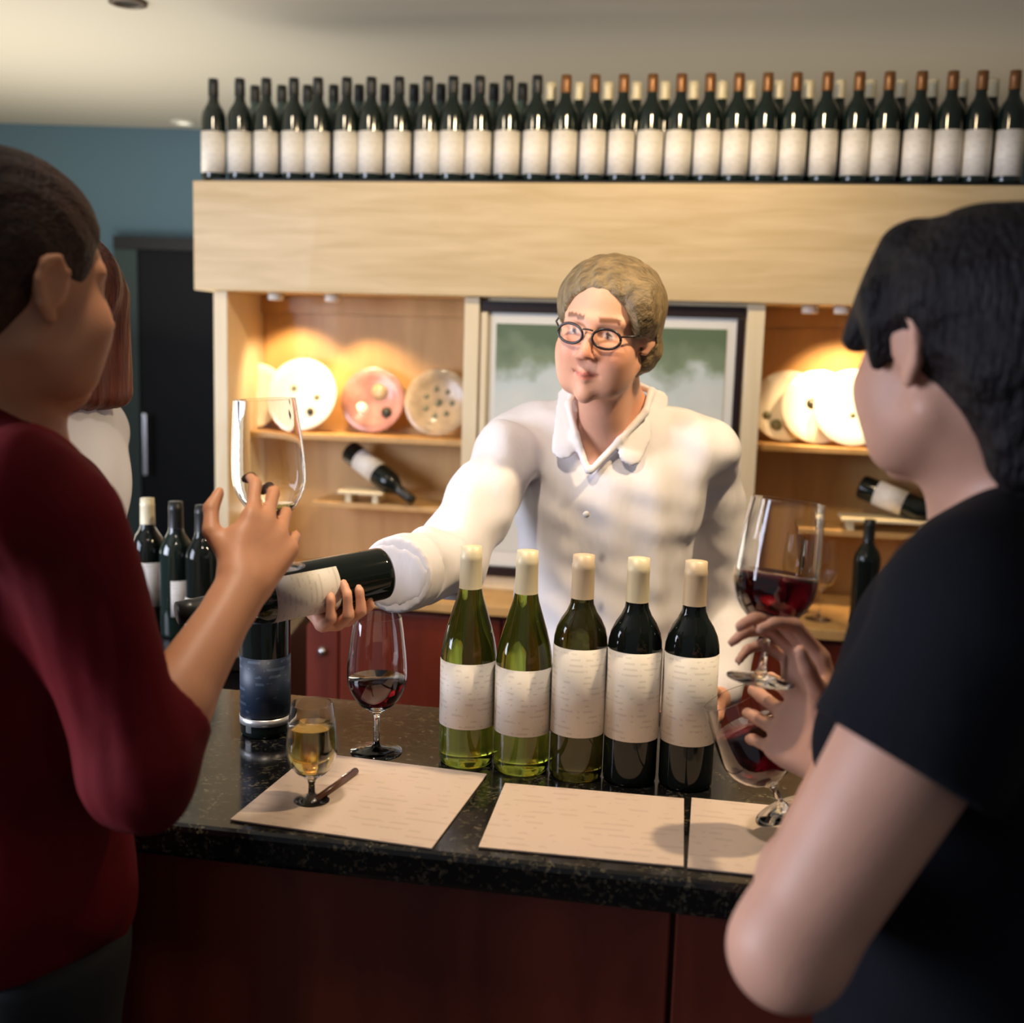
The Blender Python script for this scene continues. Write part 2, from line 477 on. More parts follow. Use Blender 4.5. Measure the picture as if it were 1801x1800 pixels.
# framed picture
def picture():
    z0, z1 = .93, 1.766
    t = thing('framed_picture', 'dark framed landscape print in a white mount behind the man', 'picture', W(-.485, 2.159, 0), BROT)
    wd = .775
    box('frame_rail', M['frame'], (0, wd, -.022, -.0, z1 - .032, z1), t, bev=.002)
    box('frame_rail', M['frame'], (0, wd, -.022, 0, z0, z0 + .03), t, bev=.002)
    o = box('frame_stile', M['frame'], (wd - .022, wd, -.022, 0, z0 + .031, z1 - .033), t, bev=.002)
    o = box('frame_stile', M['post'], (0, .02, -.022, 0, z0 + .031, z1 - .033), t, bev=.002); o['label'] = 'pale left side of the frame'
    box('mount', M['white_board'], (.021, wd - .023, -.008, -.001, z0 + .031, z1 - .033), t, bev=0)
    m, nt, b = new_mat('misty_landscape_print')
    N, L = nt.nodes, nt.links
    tc = N.new('ShaderNodeTexCoord'); n = N.new('ShaderNodeTexNoise'); n.inputs['Scale'].default_value = 7; n.inputs['Detail'].default_value = 5
    L.new(tc.outputs['Object'], n.inputs['Vector'])
    sx = N.new('ShaderNodeSeparateXYZ'); L.new(tc.outputs['Object'], sx.inputs[0])
    mr = N.new('ShaderNodeMapRange'); mr.inputs[1].default_value = 1.35; mr.inputs[2].default_value = 1.70
    L.new(sx.outputs['Z'], mr.inputs[0])
    ad = N.new('ShaderNodeMath'); ad.operation = 'MULTIPLY_ADD'; ad.inputs[1].default_value = .9
    L.new(n.outputs[0], ad.inputs[0]); L.new(mr.outputs[0], ad.inputs[2])
    r = N.new('ShaderNodeValToRGB'); e = r.color_ramp.elements
    e[0].position = .0; e[0].color = (.62, .60, .52, 1); e[1].position = 1.25 / 1.5
    e[1].color = (.10, .15, .08, 1)
    for ps, c in ((.45, (.66, .68, .64)), (.62, (.55, .62, .60)), (.70, (.20, .26, .16))):
        q = e.new(ps); q.color = (*c, 1)
    dv = N.new('ShaderNodeMath'); dv.operation = 'DIVIDE'; dv.inputs[1].default_value = 1.6; L.new(ad.outputs[0], dv.inputs[0])
    L.new(dv.outputs[0], r.inputs[0]); L.new(r.outputs[0], b.inputs['Base Color']); b.inputs['Roughness'].default_value = .5
    box('print', m, (.045, wd - .05, -.011, -.0085, z0 + .08, z1 - .065), t, bev=0)
picture()

# ------------------------------------------------------------------ bottles
def bottle_profile(kind):
    if kind == 'bordeaux':
        return [(0, .004), (.02, .002), (.034, 0), (.0370, .004), (.0375, .01), (.0375, .182), (.0368, .192), (.0340, .203), (.028, .215), (.021, .225), (.0165, .235), (.0152, .245), (.0145, .262), (.0140, .297), (0, .297)]
    return [(0, .004), (.02, .002), (.036, 0), (.0395, .004), (.0400, .01), (.0400, .148), (.0392, .158), (.0365, .173), (.031, .193), (.024, .215), (.0185, .232), (.0160, .245), (.0150, .26), (.0145, .295), (0, .295)]


def cap_mesh(h0, h1, r=.0158):
    return lathe([(r * 1.02, h0), (r, h0 + .002), (r * .96, h1 - .02), (r * .98, h1 - .018), (r * .98, h1 - .012), (r * .94, h1 - .011), (r * .93, h1), (0, h1 + .0005)], 24)


def label_mesh(r, z0, z1, deg=210, seg=28):
    h = math.radians(deg / 2)
    return lathe([(r - .0001, z0), (r + .0006, z0), (r + .0006, z1), (r - .0001, z1)], seg, -math.pi / 2 - h, -math.pi / 2 + h)


PM = {}
def make_bottle(name, label, kind, glass, cap, lab, loc, rz=0, group=None, lz=(.06, .176), deg=210, seg=40, band=None, ctop=.30, capz=.243):
    t = thing(name, label, 'bottle', loc, rz, group)
    key = (kind, glass, seg)
    if key not in PM: PM[key] = lathe(bottle_profile(kind), seg)
    r = .0375 if kind == 'bordeaux' else .0400
    link('glass_body', PM[key], M[glass], t)
    if lab:
        k2 = ('lab', kind, lab, lz, deg)
        if k2 not in PM: PM[k2] = label_mesh(r, lz[0], lz[1], deg)
        link('paper_label', PM[k2], M[lab], t)
    if band:
        link('label_band', label_mesh(r + .0007, band[0], band[1], deg), M['silver'], t)
    k3 = ('cap', cap, capz)
    if k3 not in PM: PM[k3] = cap_mesh(capz, ctop, .0162)
    link('capsule', PM[k3], M[cap], t)
    return t

G = 'five open bottles lined up on the tasting counter'
def cp(x, y): return at(x, y, Z=CZ)
r1 = make_bottle('wine_bottle', 'olive green slope-shouldered bottle with white label, leftmost of the row of five', 'burgundy', 'gl_olive', 'cap_cream', 'label', cp(820, 1337), .35, G, (.056, .146), 215)
r2 = make_bottle('wine_bottle', 'olive green slope-shouldered bottle with white label, second from left in the row of five', 'burgundy', 'gl_olive', 'cap_cream', 'label', cp(916, 1350), .2, G, (.056, .146), 200)
r3 = make_bottle('wine_bottle', 'brown-olive square-shouldered bottle with tall white label, middle of the row of five', 'bordeaux', 'gl_brown', 'cap_tan', 'label', cp(1012, 1362), .15, G, (.063, .181), 200)
r4 = make_bottle('wine_bottle', 'black bottle with tall white label, fourth in the row of five', 'bordeaux', 'gl_dark', 'cap_cream', 'label', cp(1106, 1370), .1, G, (.063, .181), 190)
r5 = make_bottle('wine_bottle', 'black bottle with tall pinkish white label, rightmost of the row of five', 'bordeaux', 'gl_dark', 'cap_tan', 'label', cp(1204, 1378), -.2, G, (.063, .181), 165)
for q in (r1, r2, r3, r4, r5): q.scale = (1.0, 1.0, 1.055)
nb = make_bottle('wine_bottle', 'dark bottle with navy label and silver band standing left on the counter', 'bordeaux', 'gl_dark', 'cap_dark', 'label_navy', cp(467, 1288), 0, None, (.033, .125), 200, band=(.020, .031))

# bottles on top of the header
SHZ = 2.1135
lefts = [358, 404, 450, 498, 540, 590, 629, 681, 731, 775, 821, 871, 921, 971, 1021, 1071, 1121, 1171, 1221, 1271, 1321, 1371, 1425, 1480, 1532, 1588, 1642, 1692, 1750, 1803]
GS = 'front row of white-labelled bottles along the top of the back bar'
lab_txt = 'dark wine bottle with white label in the front row on the header'
fb = None
us = [bar(x + 22, 270, 2.18)[0] for x in lefts]
us = [u for u in us]
u0, uN = us[0], us[-2]
n = len(us) - 1
def row_name(i, tot):
    o = ['leftmost', 'second', 'third', 'fourth', 'fifth', 'sixth', 'seventh', 'eighth', 'ninth', 'tenth', 'eleventh', 'twelfth', 'thirteenth', 'fourteenth', 'fifteenth']
    if i == 0: return 'leftmost'
    if i == tot - 1: return 'rightmost'
    if i < 15: return o[i] + ' from the left'
    return o[tot - 1 - i] + ' from the right'
# even out spacing slightly so that neighbours never touch
for i in range(1, len(us)):
    us[i] = max(us[i], us[i - 1] + .0765)
proto = {}
for i, u in enumerate(us[:29]):
    cap = 'cap_dark' if i < 13 else 'cap_brown'
    lbl = 'white-labelled dark bottle with %s capsule in the front shelf row, %s' % ('black' if i < 13 else 'copper brown', row_name(i, 29))
    P = W(u, 2.165, SHZ)
    if cap not in proto:
        proto[cap] = make_bottle('shelf_bottle', lbl, 'bordeaux', 'gl_shelf', cap, 'label_s', P, BROT, GS, (.020, .142), 245, 24, capz=.25)
    else:
        dup(proto[cap], P, BROT + random.uniform(-.25, .25), lbl)
bp_ = {}
GS2 = 'second row of bottles behind the front row on top of the back bar'
prev = -9
for i in range(1, 28):
    u = max(bar((lefts[i] + lefts[i + 1]) / 2 + 22, 200, 2.262)[0], prev + .0765); prev = u
    cap = 'cap_dark' if i < 12 else 'cap_cream'
    lbl = 'grey-green bottle with %s capsule in the rear shelf row, %s' % ('black' if i < 12 else 'pale', row_name(i - 1, 27))
    P = W(u, 2.262, SHZ)
    if cap not in bp_:
        bp_[cap] = make_bottle('shelf_bottle', lbl, 'bordeaux', 'gl_second' if i < 12 else 'gl_shelf', cap, None, P, BROT, GS2, seg=24, capz=.25)
    else:
        dup(bp_[cap], P, BROT, lbl)

# ------------------------------------------------------------------ wine glasses
def glass_profile(h=.205, rb=.044, rr=.034, foot=.038, zb=.063, th=.0011):
    o = [(0, 0), (foot * .9, 0), (foot, .0008), (foot, .0018), (foot * .6, .0042), (.008, .008), (.0045, .014), (.0038, .03), (.0038, zb - .012), (.006, zb - .004), (.014, zb + .002)]
    hb = h - zb
    outer, inner = [], []
    for k in range(1, 15):
        t = k / 14
        if t < .42:
            a = t / .42 * math.pi / 2
            r = .014 + (rb - .014) * math.sin(a) ** .8
        else:
            q = (t - .42) / .58
            r = rb + (rr - rb) * (q ** 1.6)
        z = zb + .002 + (hb - .002) * (t ** 1.15)
        outer.append((r, z))
    rt, zt = outer[-1]; rim_i = outer[-2]
    outer.insert(-1, (rt + (rim_i[0] - rt) * .04, zt + (rim_i[1] - zt) * .04))
    inner = [(r - th, z) for r, z in reversed(outer[:-1])]
    return o + outer + [(outer[-1][0] - th, outer[-1][1])] + inner + [(.010, zb + .006), (0, zb + .005)], outer


def wine_mesh(outer, level, zb, th=.0011, tilt=None):
    pr = [(0, zb + .0056), (.0095, zb + .0066)]
    for r, z in outer:
        rr = r - th - .0004
        if z < level: pr.append((rr, z + .0008))
        else:
            r0, z0 = pr[-1]
            t = (level - z0) / (z + .0008 - z0)
            pr.append((r0 + (rr - r0) * t, level)); break
    pr.append((0, level))
    return lathe(pr, 36)


def make_glass(label, base, axis=(0, 0, 1), wine=None, level=.115, group=None, **kw):
    prof, outer = glass_profile(**kw)
    t = thing('wine_glass', label, 'glass', base, 0, group)
    g = link('glass_bowl', lathe(prof, 40), M['glass'], t)
    if wine: link('wine', wine_mesh(outer, level, kw.get('zb', .063)), M[wine], t)
    if tuple(axis) != (0, 0, 1): orient(t, axis, base)
    return t

make_glass('wine glass with a little red wine standing left of the row of five bottles', cp(662, 1322), wine='redwine', level=.112)
make_glass('small stemmed glass of golden white wine standing on the left tasting mat', cp(548, 1412), wine='whitewine', level=.105, h=.135, rb=.033, rr=.027, foot=.030, zb=.036)

# ------------------------------------------------------------------ tasting mats
def quad_mat(label, corners, dz=0.0006, rz=0.0):
    pts = [cp(*c) for c in corners]
    cen = sum(pts, Vector()) / 4
    ang = math.atan2((pts[1] - pts[0]).y, (pts[1] - pts[0]).x)
    wdt = ((pts[1] - pts[0]).length + (pts[2] - pts[3]).length) / 2
    dpt = ((pts[3] - pts[0]).length + (pts[2] - pts[1]).length) / 2
    cen.z = CZ + dz
    o = link('tasting_mat', box_mesh(-wdt / 2, wdt / 2, -dpt / 2, dpt / 2, 0, .0025, bev=.0006), M['mat_paper'], None, cen, (0, 0, ang))
    tag(o, label, 'placemat', 'paper tasting mats along the counter edge')
    return o
quad_mat('beige paper tasting mat on the left, under the golden glass and the pen', [(390, 1443), (752, 1495), (864, 1364), (560, 1330)])
quad_mat('beige printed tasting mat in front of the dark bottles, middle one', [(828, 1492), (1184, 1526), (1219, 1408), (899, 1384)])
quad_mat('beige tasting mat at the right, beside the bare elbow', [(1194, 1527), (1500, 1560), (1540, 1440), (1229, 1408)])
pe = thing('pen', 'dark brown pen lying across the left tasting mat', 'pen', cp(592, 1390) + Vector((0, 0, .0075)))
pa, pb = cp(562, 1412), cp(622, 1368)
d = (pb - pa).normalized()
link('barrel', tube_mesh([-d * .055, d * .055], .0045, 12), M['pen'], pe)
link('tip', tube_mesh([-d * .055, -d * .066], [.004, .001], 12), M['steel'], pe)
link('clip', tube_mesh([d * .05 + Vector((0, 0, .0055)), d * .015 + Vector((0, 0, .0055))], .001, 6), M['steel'], pe)

# ------------------------------------------------------------------ plates and display bottles in the niches
PLATE = [(0, 0), (.06, 0), (.066, .003), (.078, .008), (.108, .016), (.110, .0175), (.108, .019), (.078, .012), (.064, .0065), (0, .005)]
pl_me = lathe(PLATE, 48)
def plate(label, px, py, v, material, motifs=(), group=None, s=1.0, S=S1L):
    u, z = bar(px, py, v)
    t = thing('display_plate', label, 'plate', (0, 0, 0), 0, group)
    o = link('dish', pl_me.copy(), M[material], t)
    lean = Vector((0, 0, 1)) * .22 - BV
    lean.normalize()
    R_ = .110 * s
    cz = S + R_ * (lean.dot(-BV)) + .002
    orient(t, lean, W(u, v, cz), BV)
    t.scale = (s, s, s)
    for (mx, my, mr, mm_) in motifs:
        link('painted_motif', lathe([(mr, 0), (mr, .0012), (0, .0014)], 20), M[mm_], t, (mx, my, .0052 if math.hypot(mx, my) < .055 else .014))
    return t
plate('cream plate at the far left of the left niche, half hidden', 452, 700, 2.37, 'plate', [(-.085, .02, .008, 'motif')], 'plates on the left niche shelf', .98)
plate('brightly lit white plate with grey motifs, second in the left niche', 534, 705, 2.325, 'plate', [(-.03, .02, .010, 'motif'), (.045, -.005, .011, 'motif'), (.03, -.05, .012, 'motif_dark')], 'plates on the left niche shelf', 1.08)
plate('rose and brown patterned plate, third in the left niche', 658, 695, 2.37, 'plate_rose', [(.02, .03, .03, 'plate_tan'), (-.04, -.03, .022, 'plate'), (.05, -.04, .018, 'motif_dark')], 'plates on the left niche shelf', .98)
plate('tan plate with a ring of small dots, rightmost in the left niche', 772, 695, 2.345, 'plate_tan', [(.045 * math.cos(a * .9), .045 * math.sin(a * .9), .009, 'motif') for a in range(7)] + [(0, 0, .012, 'motif')], 'plates on the left niche shelf', 1.0)
plate('white plate nearest the picture frame in the right niche', 1385, 700, 2.375, 'plate', [(-.03, -.06, .018, 'motif'), (-.06, -.03, .012, 'motif')], 'plates on the right niche shelf', 1.0, S1R)
plate('white plate with one dark round spot in the right niche', 1440, 710, 2.34, 'plate', [(-.02, .01, .017, 'motif_dark')], 'plates on the right niche shelf', 1.02, S1R)
plate('white plate on the right niche shelf beside the face of the woman in black', 1500, 715, 2.305, 'plate', [(.0, -.02, .009, 'motif')], 'plates on the right niche shelf', 1.05, S1R)
plate('white plate in the right niche hidden behind the black haired head', 1590, 715, 2.35, 'plate', [], 'plates on the right niche shelf', 1.0, S1R)


def lying_bottle(label, px, py, v, ax_u, ax_v, ax_z, st_label, w_ledge):
    u, z = bar(px, py, v)
    axis = (BU * ax_u + BV * ax_v + Vector((0, 0, ax_z))).normalized()
    t = make_bottle('display_bottle', label, 'bordeaux', 'gl_dark', 'cap_dark', 'label', (0, 0, 0), 0, 'bottles lying on lit niche ledges', (.05, .14), 200, 28)
    orient(t, axis, W(u, v, z) - axis * .11, BV)
    s = thing('display_ledge', st_label, 'stand', W(u - .02, v, S2), BROT)
    box('ledge_plate', M['lit_ledge'], (-w_ledge / 2, w_ledge / 2, -.07, .05, .030, .040), s)
    box('ledge_foot', M['lit_ledge'], (-w_ledge / 2 + .02, -w_ledge / 2 + .04, -.05, .03, .0, .0299), s)
    box('ledge_foot', M['lit_ledge'], (w_ledge / 2 - .04, w_ledge / 2 - .02, -.05, .03, .0, .0299), s)
    return t
lying_bottle('dark bottle with bright white label lying in the left niche', 655, 825, 2.30, .80, -.35, -.45, 'small pale ledge under the lying bottle in the left niche', .15)
lying_bottle('dark bottle with white label lying in the right niche beside the neck', 1575, 880, 2.30, .86, -.35, -.28, 'long pale ledge under the lying bottle in the right niche', .28)

# items on the back cabinet at the right
u, z = bar(1440, 1080, 2.05); make_glass('empty wine glass on the back cabinet just right of the raised red wine', W(u, 2.05, CABZ + .0305), h=.23, rb=.045, rr=.036, zb=.09)
u, z = bar(1400, 1080, 2.15); make_glass('empty wine glass on the back cabinet behind the raised red wine', W(u, 2.15, CABZ + .0305), h=.23, rb=.045, rr=.036, zb=.09)
u, z = bar(1517, 1090, 2.03); make_bottle('wine_bottle', 'dark unlabelled bottle on the back cabinet beside the black shoulder', 'bordeaux', 'gl_dark', 'cap_dark', None, W(u, 2.03, CABZ + .0305))

# side cabinet with bottles at the left
sc_ = thing('side_cabinet', 'black low cabinet behind the left end of the counter', 'cabinet', (-.93, 2.32, 0), 0)
SCZ = .98
box('top_board', M['black'], (-.02, .44, -.02, .5, SCZ - .03, SCZ), sc_)
box('carcass', M['black'], (0, .42, .02, .48, 0, SCZ - .031), sc_, bev=0)
box('door', M['black'], (.005, .207, 0, .019, .05, SCZ - .04), sc_)
box('door', M['black'], (.213, .415, 0, .019, .05, SCZ - .04), sc_)
def scb(px, Y): return Vector((at(px, 1100, Y=Y).x, Y, SCZ + .0005))
make_bottle('wine_bottle', 'dark bottle with pale capsule on the side cabinet, leftmost of three', 'bordeaux', 'gl_dark', 'cap_cream', 'label', scb(263, 2.50), .6, None, (.06, .16), 150, 28)
make_bottle('wine_bottle', 'dark green bottle on the side cabinet, middle of three', 'bordeaux', 'gl_shelf', 'cap_dark', 'label', scb(312, 2.46), .9, None, (.05, .13), 110, 28)
make_bottle('wine_bottle', 'dark bottle with white label beside the raised forearm, rightmost of three on the side cabinet', 'bordeaux', 'gl_dark', 'cap_dark', 'label', scb(358, 2.42), -.1, None, (.03, .10), 130, 28)


# ------------------------------------------------------------------ signed-distance modelling for the people
class Field:
    def __init__(s, lo, hi, h=.004, zsplit=None, hlow=.014):
        s.x = np.arange(lo[0], hi[0], h, dtype=np.float32)
        s.y = np.arange(lo[1], hi[1], h, dtype=np.float32)
        if zsplit is not None and zsplit > lo[2]:
            s.z = np.concatenate([np.arange(lo[2], zsplit, hlow), np.arange(zsplit, hi[2], h)]).astype(np.float32)
        else: s.z = np.arange(lo[2], hi[2], h, dtype=np.float32)
        s.F = np.full((len(s.x), len(s.y), len(s.z)), .08, np.float32)
        s.h = h

    def op(s, fn, lo, hi, k=.01, mode='add'):
        mg = k + .012
        i0, i1 = np.searchsorted(s.x, [lo[0] - mg, hi[0] + mg]); j0, j1 = np.searchsorted(s.y, [lo[1] - mg, hi[1] + mg])
        k0, k1 = np.searchsorted(s.z, [lo[2] - mg, hi[2] + mg])
        if i1 <= i0 or j1 <= j0 or k1 <= k0: return
        X = s.x[i0:i1, None, None]; Y = s.y[None, j0:j1, None]; Z = s.z[None, None, k0:k1]
        d = fn(X, Y, Z).astype(np.float32)
        A = s.F[i0:i1, j0:j1, k0:k1]
        if mode == 'add':
            h = np.clip(.5 + .5 * (A - d) / k, 0, 1); r = A * (1 - h) + d * h - k * h * (1 - h)
        elif mode == 'sub':
            d = -d; h = np.clip(.5 - .5 * (A - d) / k, 0, 1); r = A * (1 - h) + d * h + k * h * (1 - h)
        elif mode == 'int':
            r = np.maximum(A, d)
        elif mode == 'disp':
            r = A + d
        s.F[i0:i1, j0:j1, k0:k1] = r

    def cap(s, a, b, ra, rb=None, k=.01, mode='add', flat=None):
        """tapered capsule; flat=(dir, factor) squashes it along dir"""
        rb = ra if rb is None else rb
        a = np.array(a, float); b = np.array(b, float); ab = b - a; L2 = max(ab @ ab, 1e-9)
        R = max(ra, rb) * (1.0 if flat is None else max(1, 1))
        lo = np.minimum(a, b) - R; hi = np.maximum(a, b) + R

        def fn(X, Y, Z):
            px, py, pz = X - a[0], Y - a[1], Z - a[2]
            t = np.clip((px * ab[0] + py * ab[1] + pz * ab[2]) / L2, 0, 1)
            qx, qy, qz = px - t * ab[0], py - t * ab[1], pz - t * ab[2]
            q2 = qx * qx + qy * qy + qz * qz
            if flat is not None:
                n, fct = flat
                c = qx * n[0] + qy * n[1] + qz * n[2]
                q2 = q2 + c * c * (fct * fct - 1)
            return np.sqrt(q2) - (ra + (rb - ra) * t)
        s.op(fn, lo, hi, k, mode)

    def ell(s, c, r, fr=None, k=.01, mode='add'):
        c = np.array(c, float); r = np.array(r, float)
        B = np.eye(3) if fr is None else np.array(fr, float)   # rows: local axes in world
        ext = np.sqrt(((B.T * r) ** 2).sum(1))
        lo = c - ext; hi = c + ext

        def fn(X, Y, Z):
            px, py, pz = X - c[0], Y - c[1], Z - c[2]
            q = [(px * B[i][0] + py * B[i][1] + pz * B[i][2]) / r[i] for i in range(3)]
            k0 = np.sqrt(q[0] ** 2 + q[1] ** 2 + q[2] ** 2)
            k1 = np.sqrt((q[0] / r[0]) ** 2 + (q[1] / r[1]) ** 2 + (q[2] / r[2]) ** 2) + 1e-9
            return k0 * (k0 - 1) / k1
        s.op(fn, lo, hi, k, mode)

    def planes(s, pls, lo, hi, mode='sub', k=.004):
        """convex region: inside where every n.(p-o) < 0"""
        def fn(X, Y, Z):
            d = None
            for n, o in pls:
                e = (X - o[0]) * n[0] + (Y - o[1]) * n[1] + (Z - o[2]) * n[2]
                d = e if d is None else np.maximum(d, e)
            return d
        s.op(fn, lo, hi, k, mode)

    def clear_counter(s):
        """nothing modelled here may sink into the counter: bodies press against its front instead"""
        o1, o2, o3 = BO + BV * -.004, BO + BV * (VD + .004), BO + BU * (UL - .004)
        bv, bu = np.array(BV), np.array(BU)
        s.planes([(-bv, o1), (bv, o2), (-bu, o3), ((0, 0, 1.), (0, 0, CZ + .002))], np.array([s.x[0], s.y[0], s.z[0]]), np.array([s.x[-1], s.y[-1], CZ + .002]), 'sub', .003)

    def mesh(s):
        s.clear_counter()
        F = s.F; S = F < 0
        nx, ny, nz = F.shape
        # crop to the occupied part
        ii = np.where(S.any((1, 2)))[0]; jj = np.where(S.any((0, 2)))[0]; kk = np.where(S.any((0, 1)))[0]
        a0, a1 = max(ii[0] - 2, 0), ii[-1] + 3; b0, b1 = max(jj[0] - 2, 0), jj[-1] + 3; c0, c1 = max(kk[0] - 2, 0), kk[-1] + 3
        F = np.pad(F[a0:a1, b0:b1, c0:c1], 1, constant_values=.05); S = F < 0
        def ext(ax): return np.concatenate([[ax[0] - s.h], ax, [ax[-1] + s.h]])
        xs, ys, zs = ext(s.x[a0:a1]), ext(s.y[b0:b1]), ext(s.z[c0:c1])
        nx, ny, nz = F.shape
        ids = []; pos = []; quads = []
        st = (ny * nz, nz, 1)
        axs = (xs, ys, zs)
        for ax in range(3):
            sl0 = [slice(None)] * 3; sl1 = [slice(None)] * 3
            sl0[ax] = slice(0, -1); sl1[ax] = slice(1, None)
            cr = S[tuple(sl0)] != S[tuple(sl1)]
            I = np.array(np.nonzero(cr))
            o1, o2 = (ax + 1) % 3, (ax + 2) % 3
            I1 = I.copy(); I1[ax] += 1
            f0 = F[tuple(I)]; f1 = F[tuple(I1)]; t = f0 / (f0 - f1)
            P = np.stack([axs[0][I[0]], axs[1][I[1]], axs[2][I[2]]], 1).astype(np.float64)
            P[:, ax] += t * (axs[ax][I1[ax]] - axs[ax][I[ax]])
            base = I[0] * st[0] + I[1] * st[1] + I[2] * st[2]
            cells = [base, base - st[o1], base - st[o1] - st[o2], base - st[o2]]
            for c in cells: ids.append(c); pos.append(P)
            flip = f0 > 0
            q = np.stack(cells, 1)
            q[flip] = q[flip][:, ::-1]
            quads.append(q)
        ids = np.concatenate(ids); pos = np.concatenate(pos)
        uniq, inv = np.unique(ids, return_inverse=True)
        cnt = np.bincount(inv)
        V = np.stack([np.bincount(inv, pos[:, i]) / cnt for i in range(3)], 1)
        Q = np.searchsorted(uniq, np.concatenate(quads))
        # light smoothing
        for _ in range(2):
            acc = np.zeros_like(V); c = np.zeros(len(V))
            for a, b in ((0, 1), (1, 2), (2, 3), (3, 0)):
                for i in range(3): acc[:, i] += np.bincount(Q[:, a], V[Q[:, b], i], len(V)) + np.bincount(Q[:, b], V[Q[:, a], i], len(V))
                c += np.bincount(Q[:, a], minlength=len(V)) + np.bincount(Q[:, b], minlength=len(V))
            V = V * .5 + .5 * acc / c[:, None]
        return V, Q


def np_mesh(V, Q, tint=None):
    me = bpy.data.meshes.new('m')
    me.vertices.add(len(V)); me.vertices.foreach_set('co', V.astype(np.float32).ravel())
    n = len(Q)
    me.loops.add(n * 4); me.loops.foreach_set('vertex_index', Q.astype(np.int32).ravel())
    me.polygons.add(n); me.polygons.foreach_set('loop_start', np.arange(0, n * 4, 4, dtype=np.int32))
    me.polygons.foreach_set('use_smooth', np.ones(n, bool))
    me.update(calc_edges=True)
    if tint is not None:
        a = me.color_attributes.new('tint', 'FLOAT_COLOR', 'POINT')
        a.data.foreach_set('color', np.concatenate([tint, np.ones((len(V), 1))], 1).astype(np.float32).ravel())
    return me


def field_obj(name, f, material, parent, tint_fn=None):
    V, Q = f.mesh()
    tint = tint_fn(V) if tint_fn else None
    org = np.array(parent.location)
    return link(name, np_mesh(V - org, Q, tint), material, parent)


def nrm(v): v = np.array(v, float); return v / np.linalg.norm(v)


class Frame:
    def __init__(s, o, fwd, up=(0, 0, 1), sc=1.0):
        s.o = np.array(o, float); s.f = nrm(fwd); u = np.array(up, float)
        s.l = nrm(np.cross(u, s.f)); s.u = np.cross(s.f, s.l); s.sc = sc
        s.B = np.array([s.f, s.l, s.u])

    def p(s, x, y, z): return s.o + (s.f * x + s.l * y + s.u * z) * s.sc

    def inv(s, V): return ((V - s.o) @ s.B.T) / s.sc


def add_head(f, H, male=False):
    c = H.sc
    def E(x, y, z, rx, ry, rz, k=.015, mode='add'): f.ell(H.p(x, y, z), np.array([rx, ry, rz]) * c, H.B, k, mode)
    def K(a, b, ra, rb=None, k=.008, mode='add'): f.cap(H.p(*a), H.p(*b), ra * c, (rb or ra) * c, k, mode)
    E(-.012, 0, .035, .097, .074, .088)
    E(.028, 0, -.020, .062, .062, .078, .03)
    E(.030, 0, -.066, .052, .050, .044, .025)
    K((.074, 0, -.103), (.072, 0, -.098), .018, .020, .018)            # chin
    K((-.005, .052, -.055), (.055, .032, -.092), .018, .016, .022)     # jaw line
    K((-.005, -.052, -.055), (.055, -.032, -.092), .018, .016, .022)
    for s_ in (1, -1):
        E(.060, .038 * s_, -.032, .028, .026, .026, .025)               # cheek
        E(.046, .034 * s_, -.062, .030, .026, .034, .030)
        K((.084, .010 * s_, .024), (.068, .048 * s_, .024), .010, .008, .012)  # brow
        E(.094, .030 * s_, .004, .016, .018, .011, .010, 'sub')        # socket
        E(.070, .030 * s_, .003, .0145, .0125, .0125, .002)             # eyeball
        K((.080, .017 * s_, .010), (.074, .044 * s_, .009), .0042, .004, .004)   # lid
        K((.079, .017 * s_, -.005), (.074, .043 * s_, -.005), .0035, .0035, .004)
    K((.084, 0, .016), (.108, 0, -.030), .008, .011, .010)             # nose
    for s_ in (1, -1): E(.096, .012 * s_, -.036, .011, .007, .008, .006)
    K((.080, -.023, -.062), (.0925, 0, -.0645), .0035, .0050, .005); K((.0925, 0, -.0645), (.080, .023, -.062), .0050, .0035, .005)
    K((.080, -.020, -.068), (.0905, 0, -.0745), .0035, .0060, .005); K((.0905, 0, -.0745), (.080, .020, -.068), .0060, .0035, .005)
    f.cap(H.p(.083, -.025, -.0635), H.p(.0975, 0, -.0695), .0018, .0022, .002, 'sub'); f.cap(H.p(.0975, 0, -.0695), H.p(.083, .025, -.0635), .0022, .0018, .002, 'sub')
    for s_ in (1, -1):
        # ear: helix, lobe, bowl
        pts = [(.012, .072, -.012), (.014, .078, .016), (.002, .083, .030), (-.014, .086, .026), (-.020, .086, .006), (-.014, .082, -.016), (-.002, .076, -.030), (.006, .072, -.028)]
        for a, b in zip(pts, pts[1:]):
            K((a[0], a[1] * s_, a[2]), (b[0], b[1] * s_, b[2]), .0050, .0050, .004)
        E(-.003, .075 * s_, .002, .016, .008, .027, .006)
        E(.000, .087 * s_, -.002, .007, .005, .012, .004, 'sub')


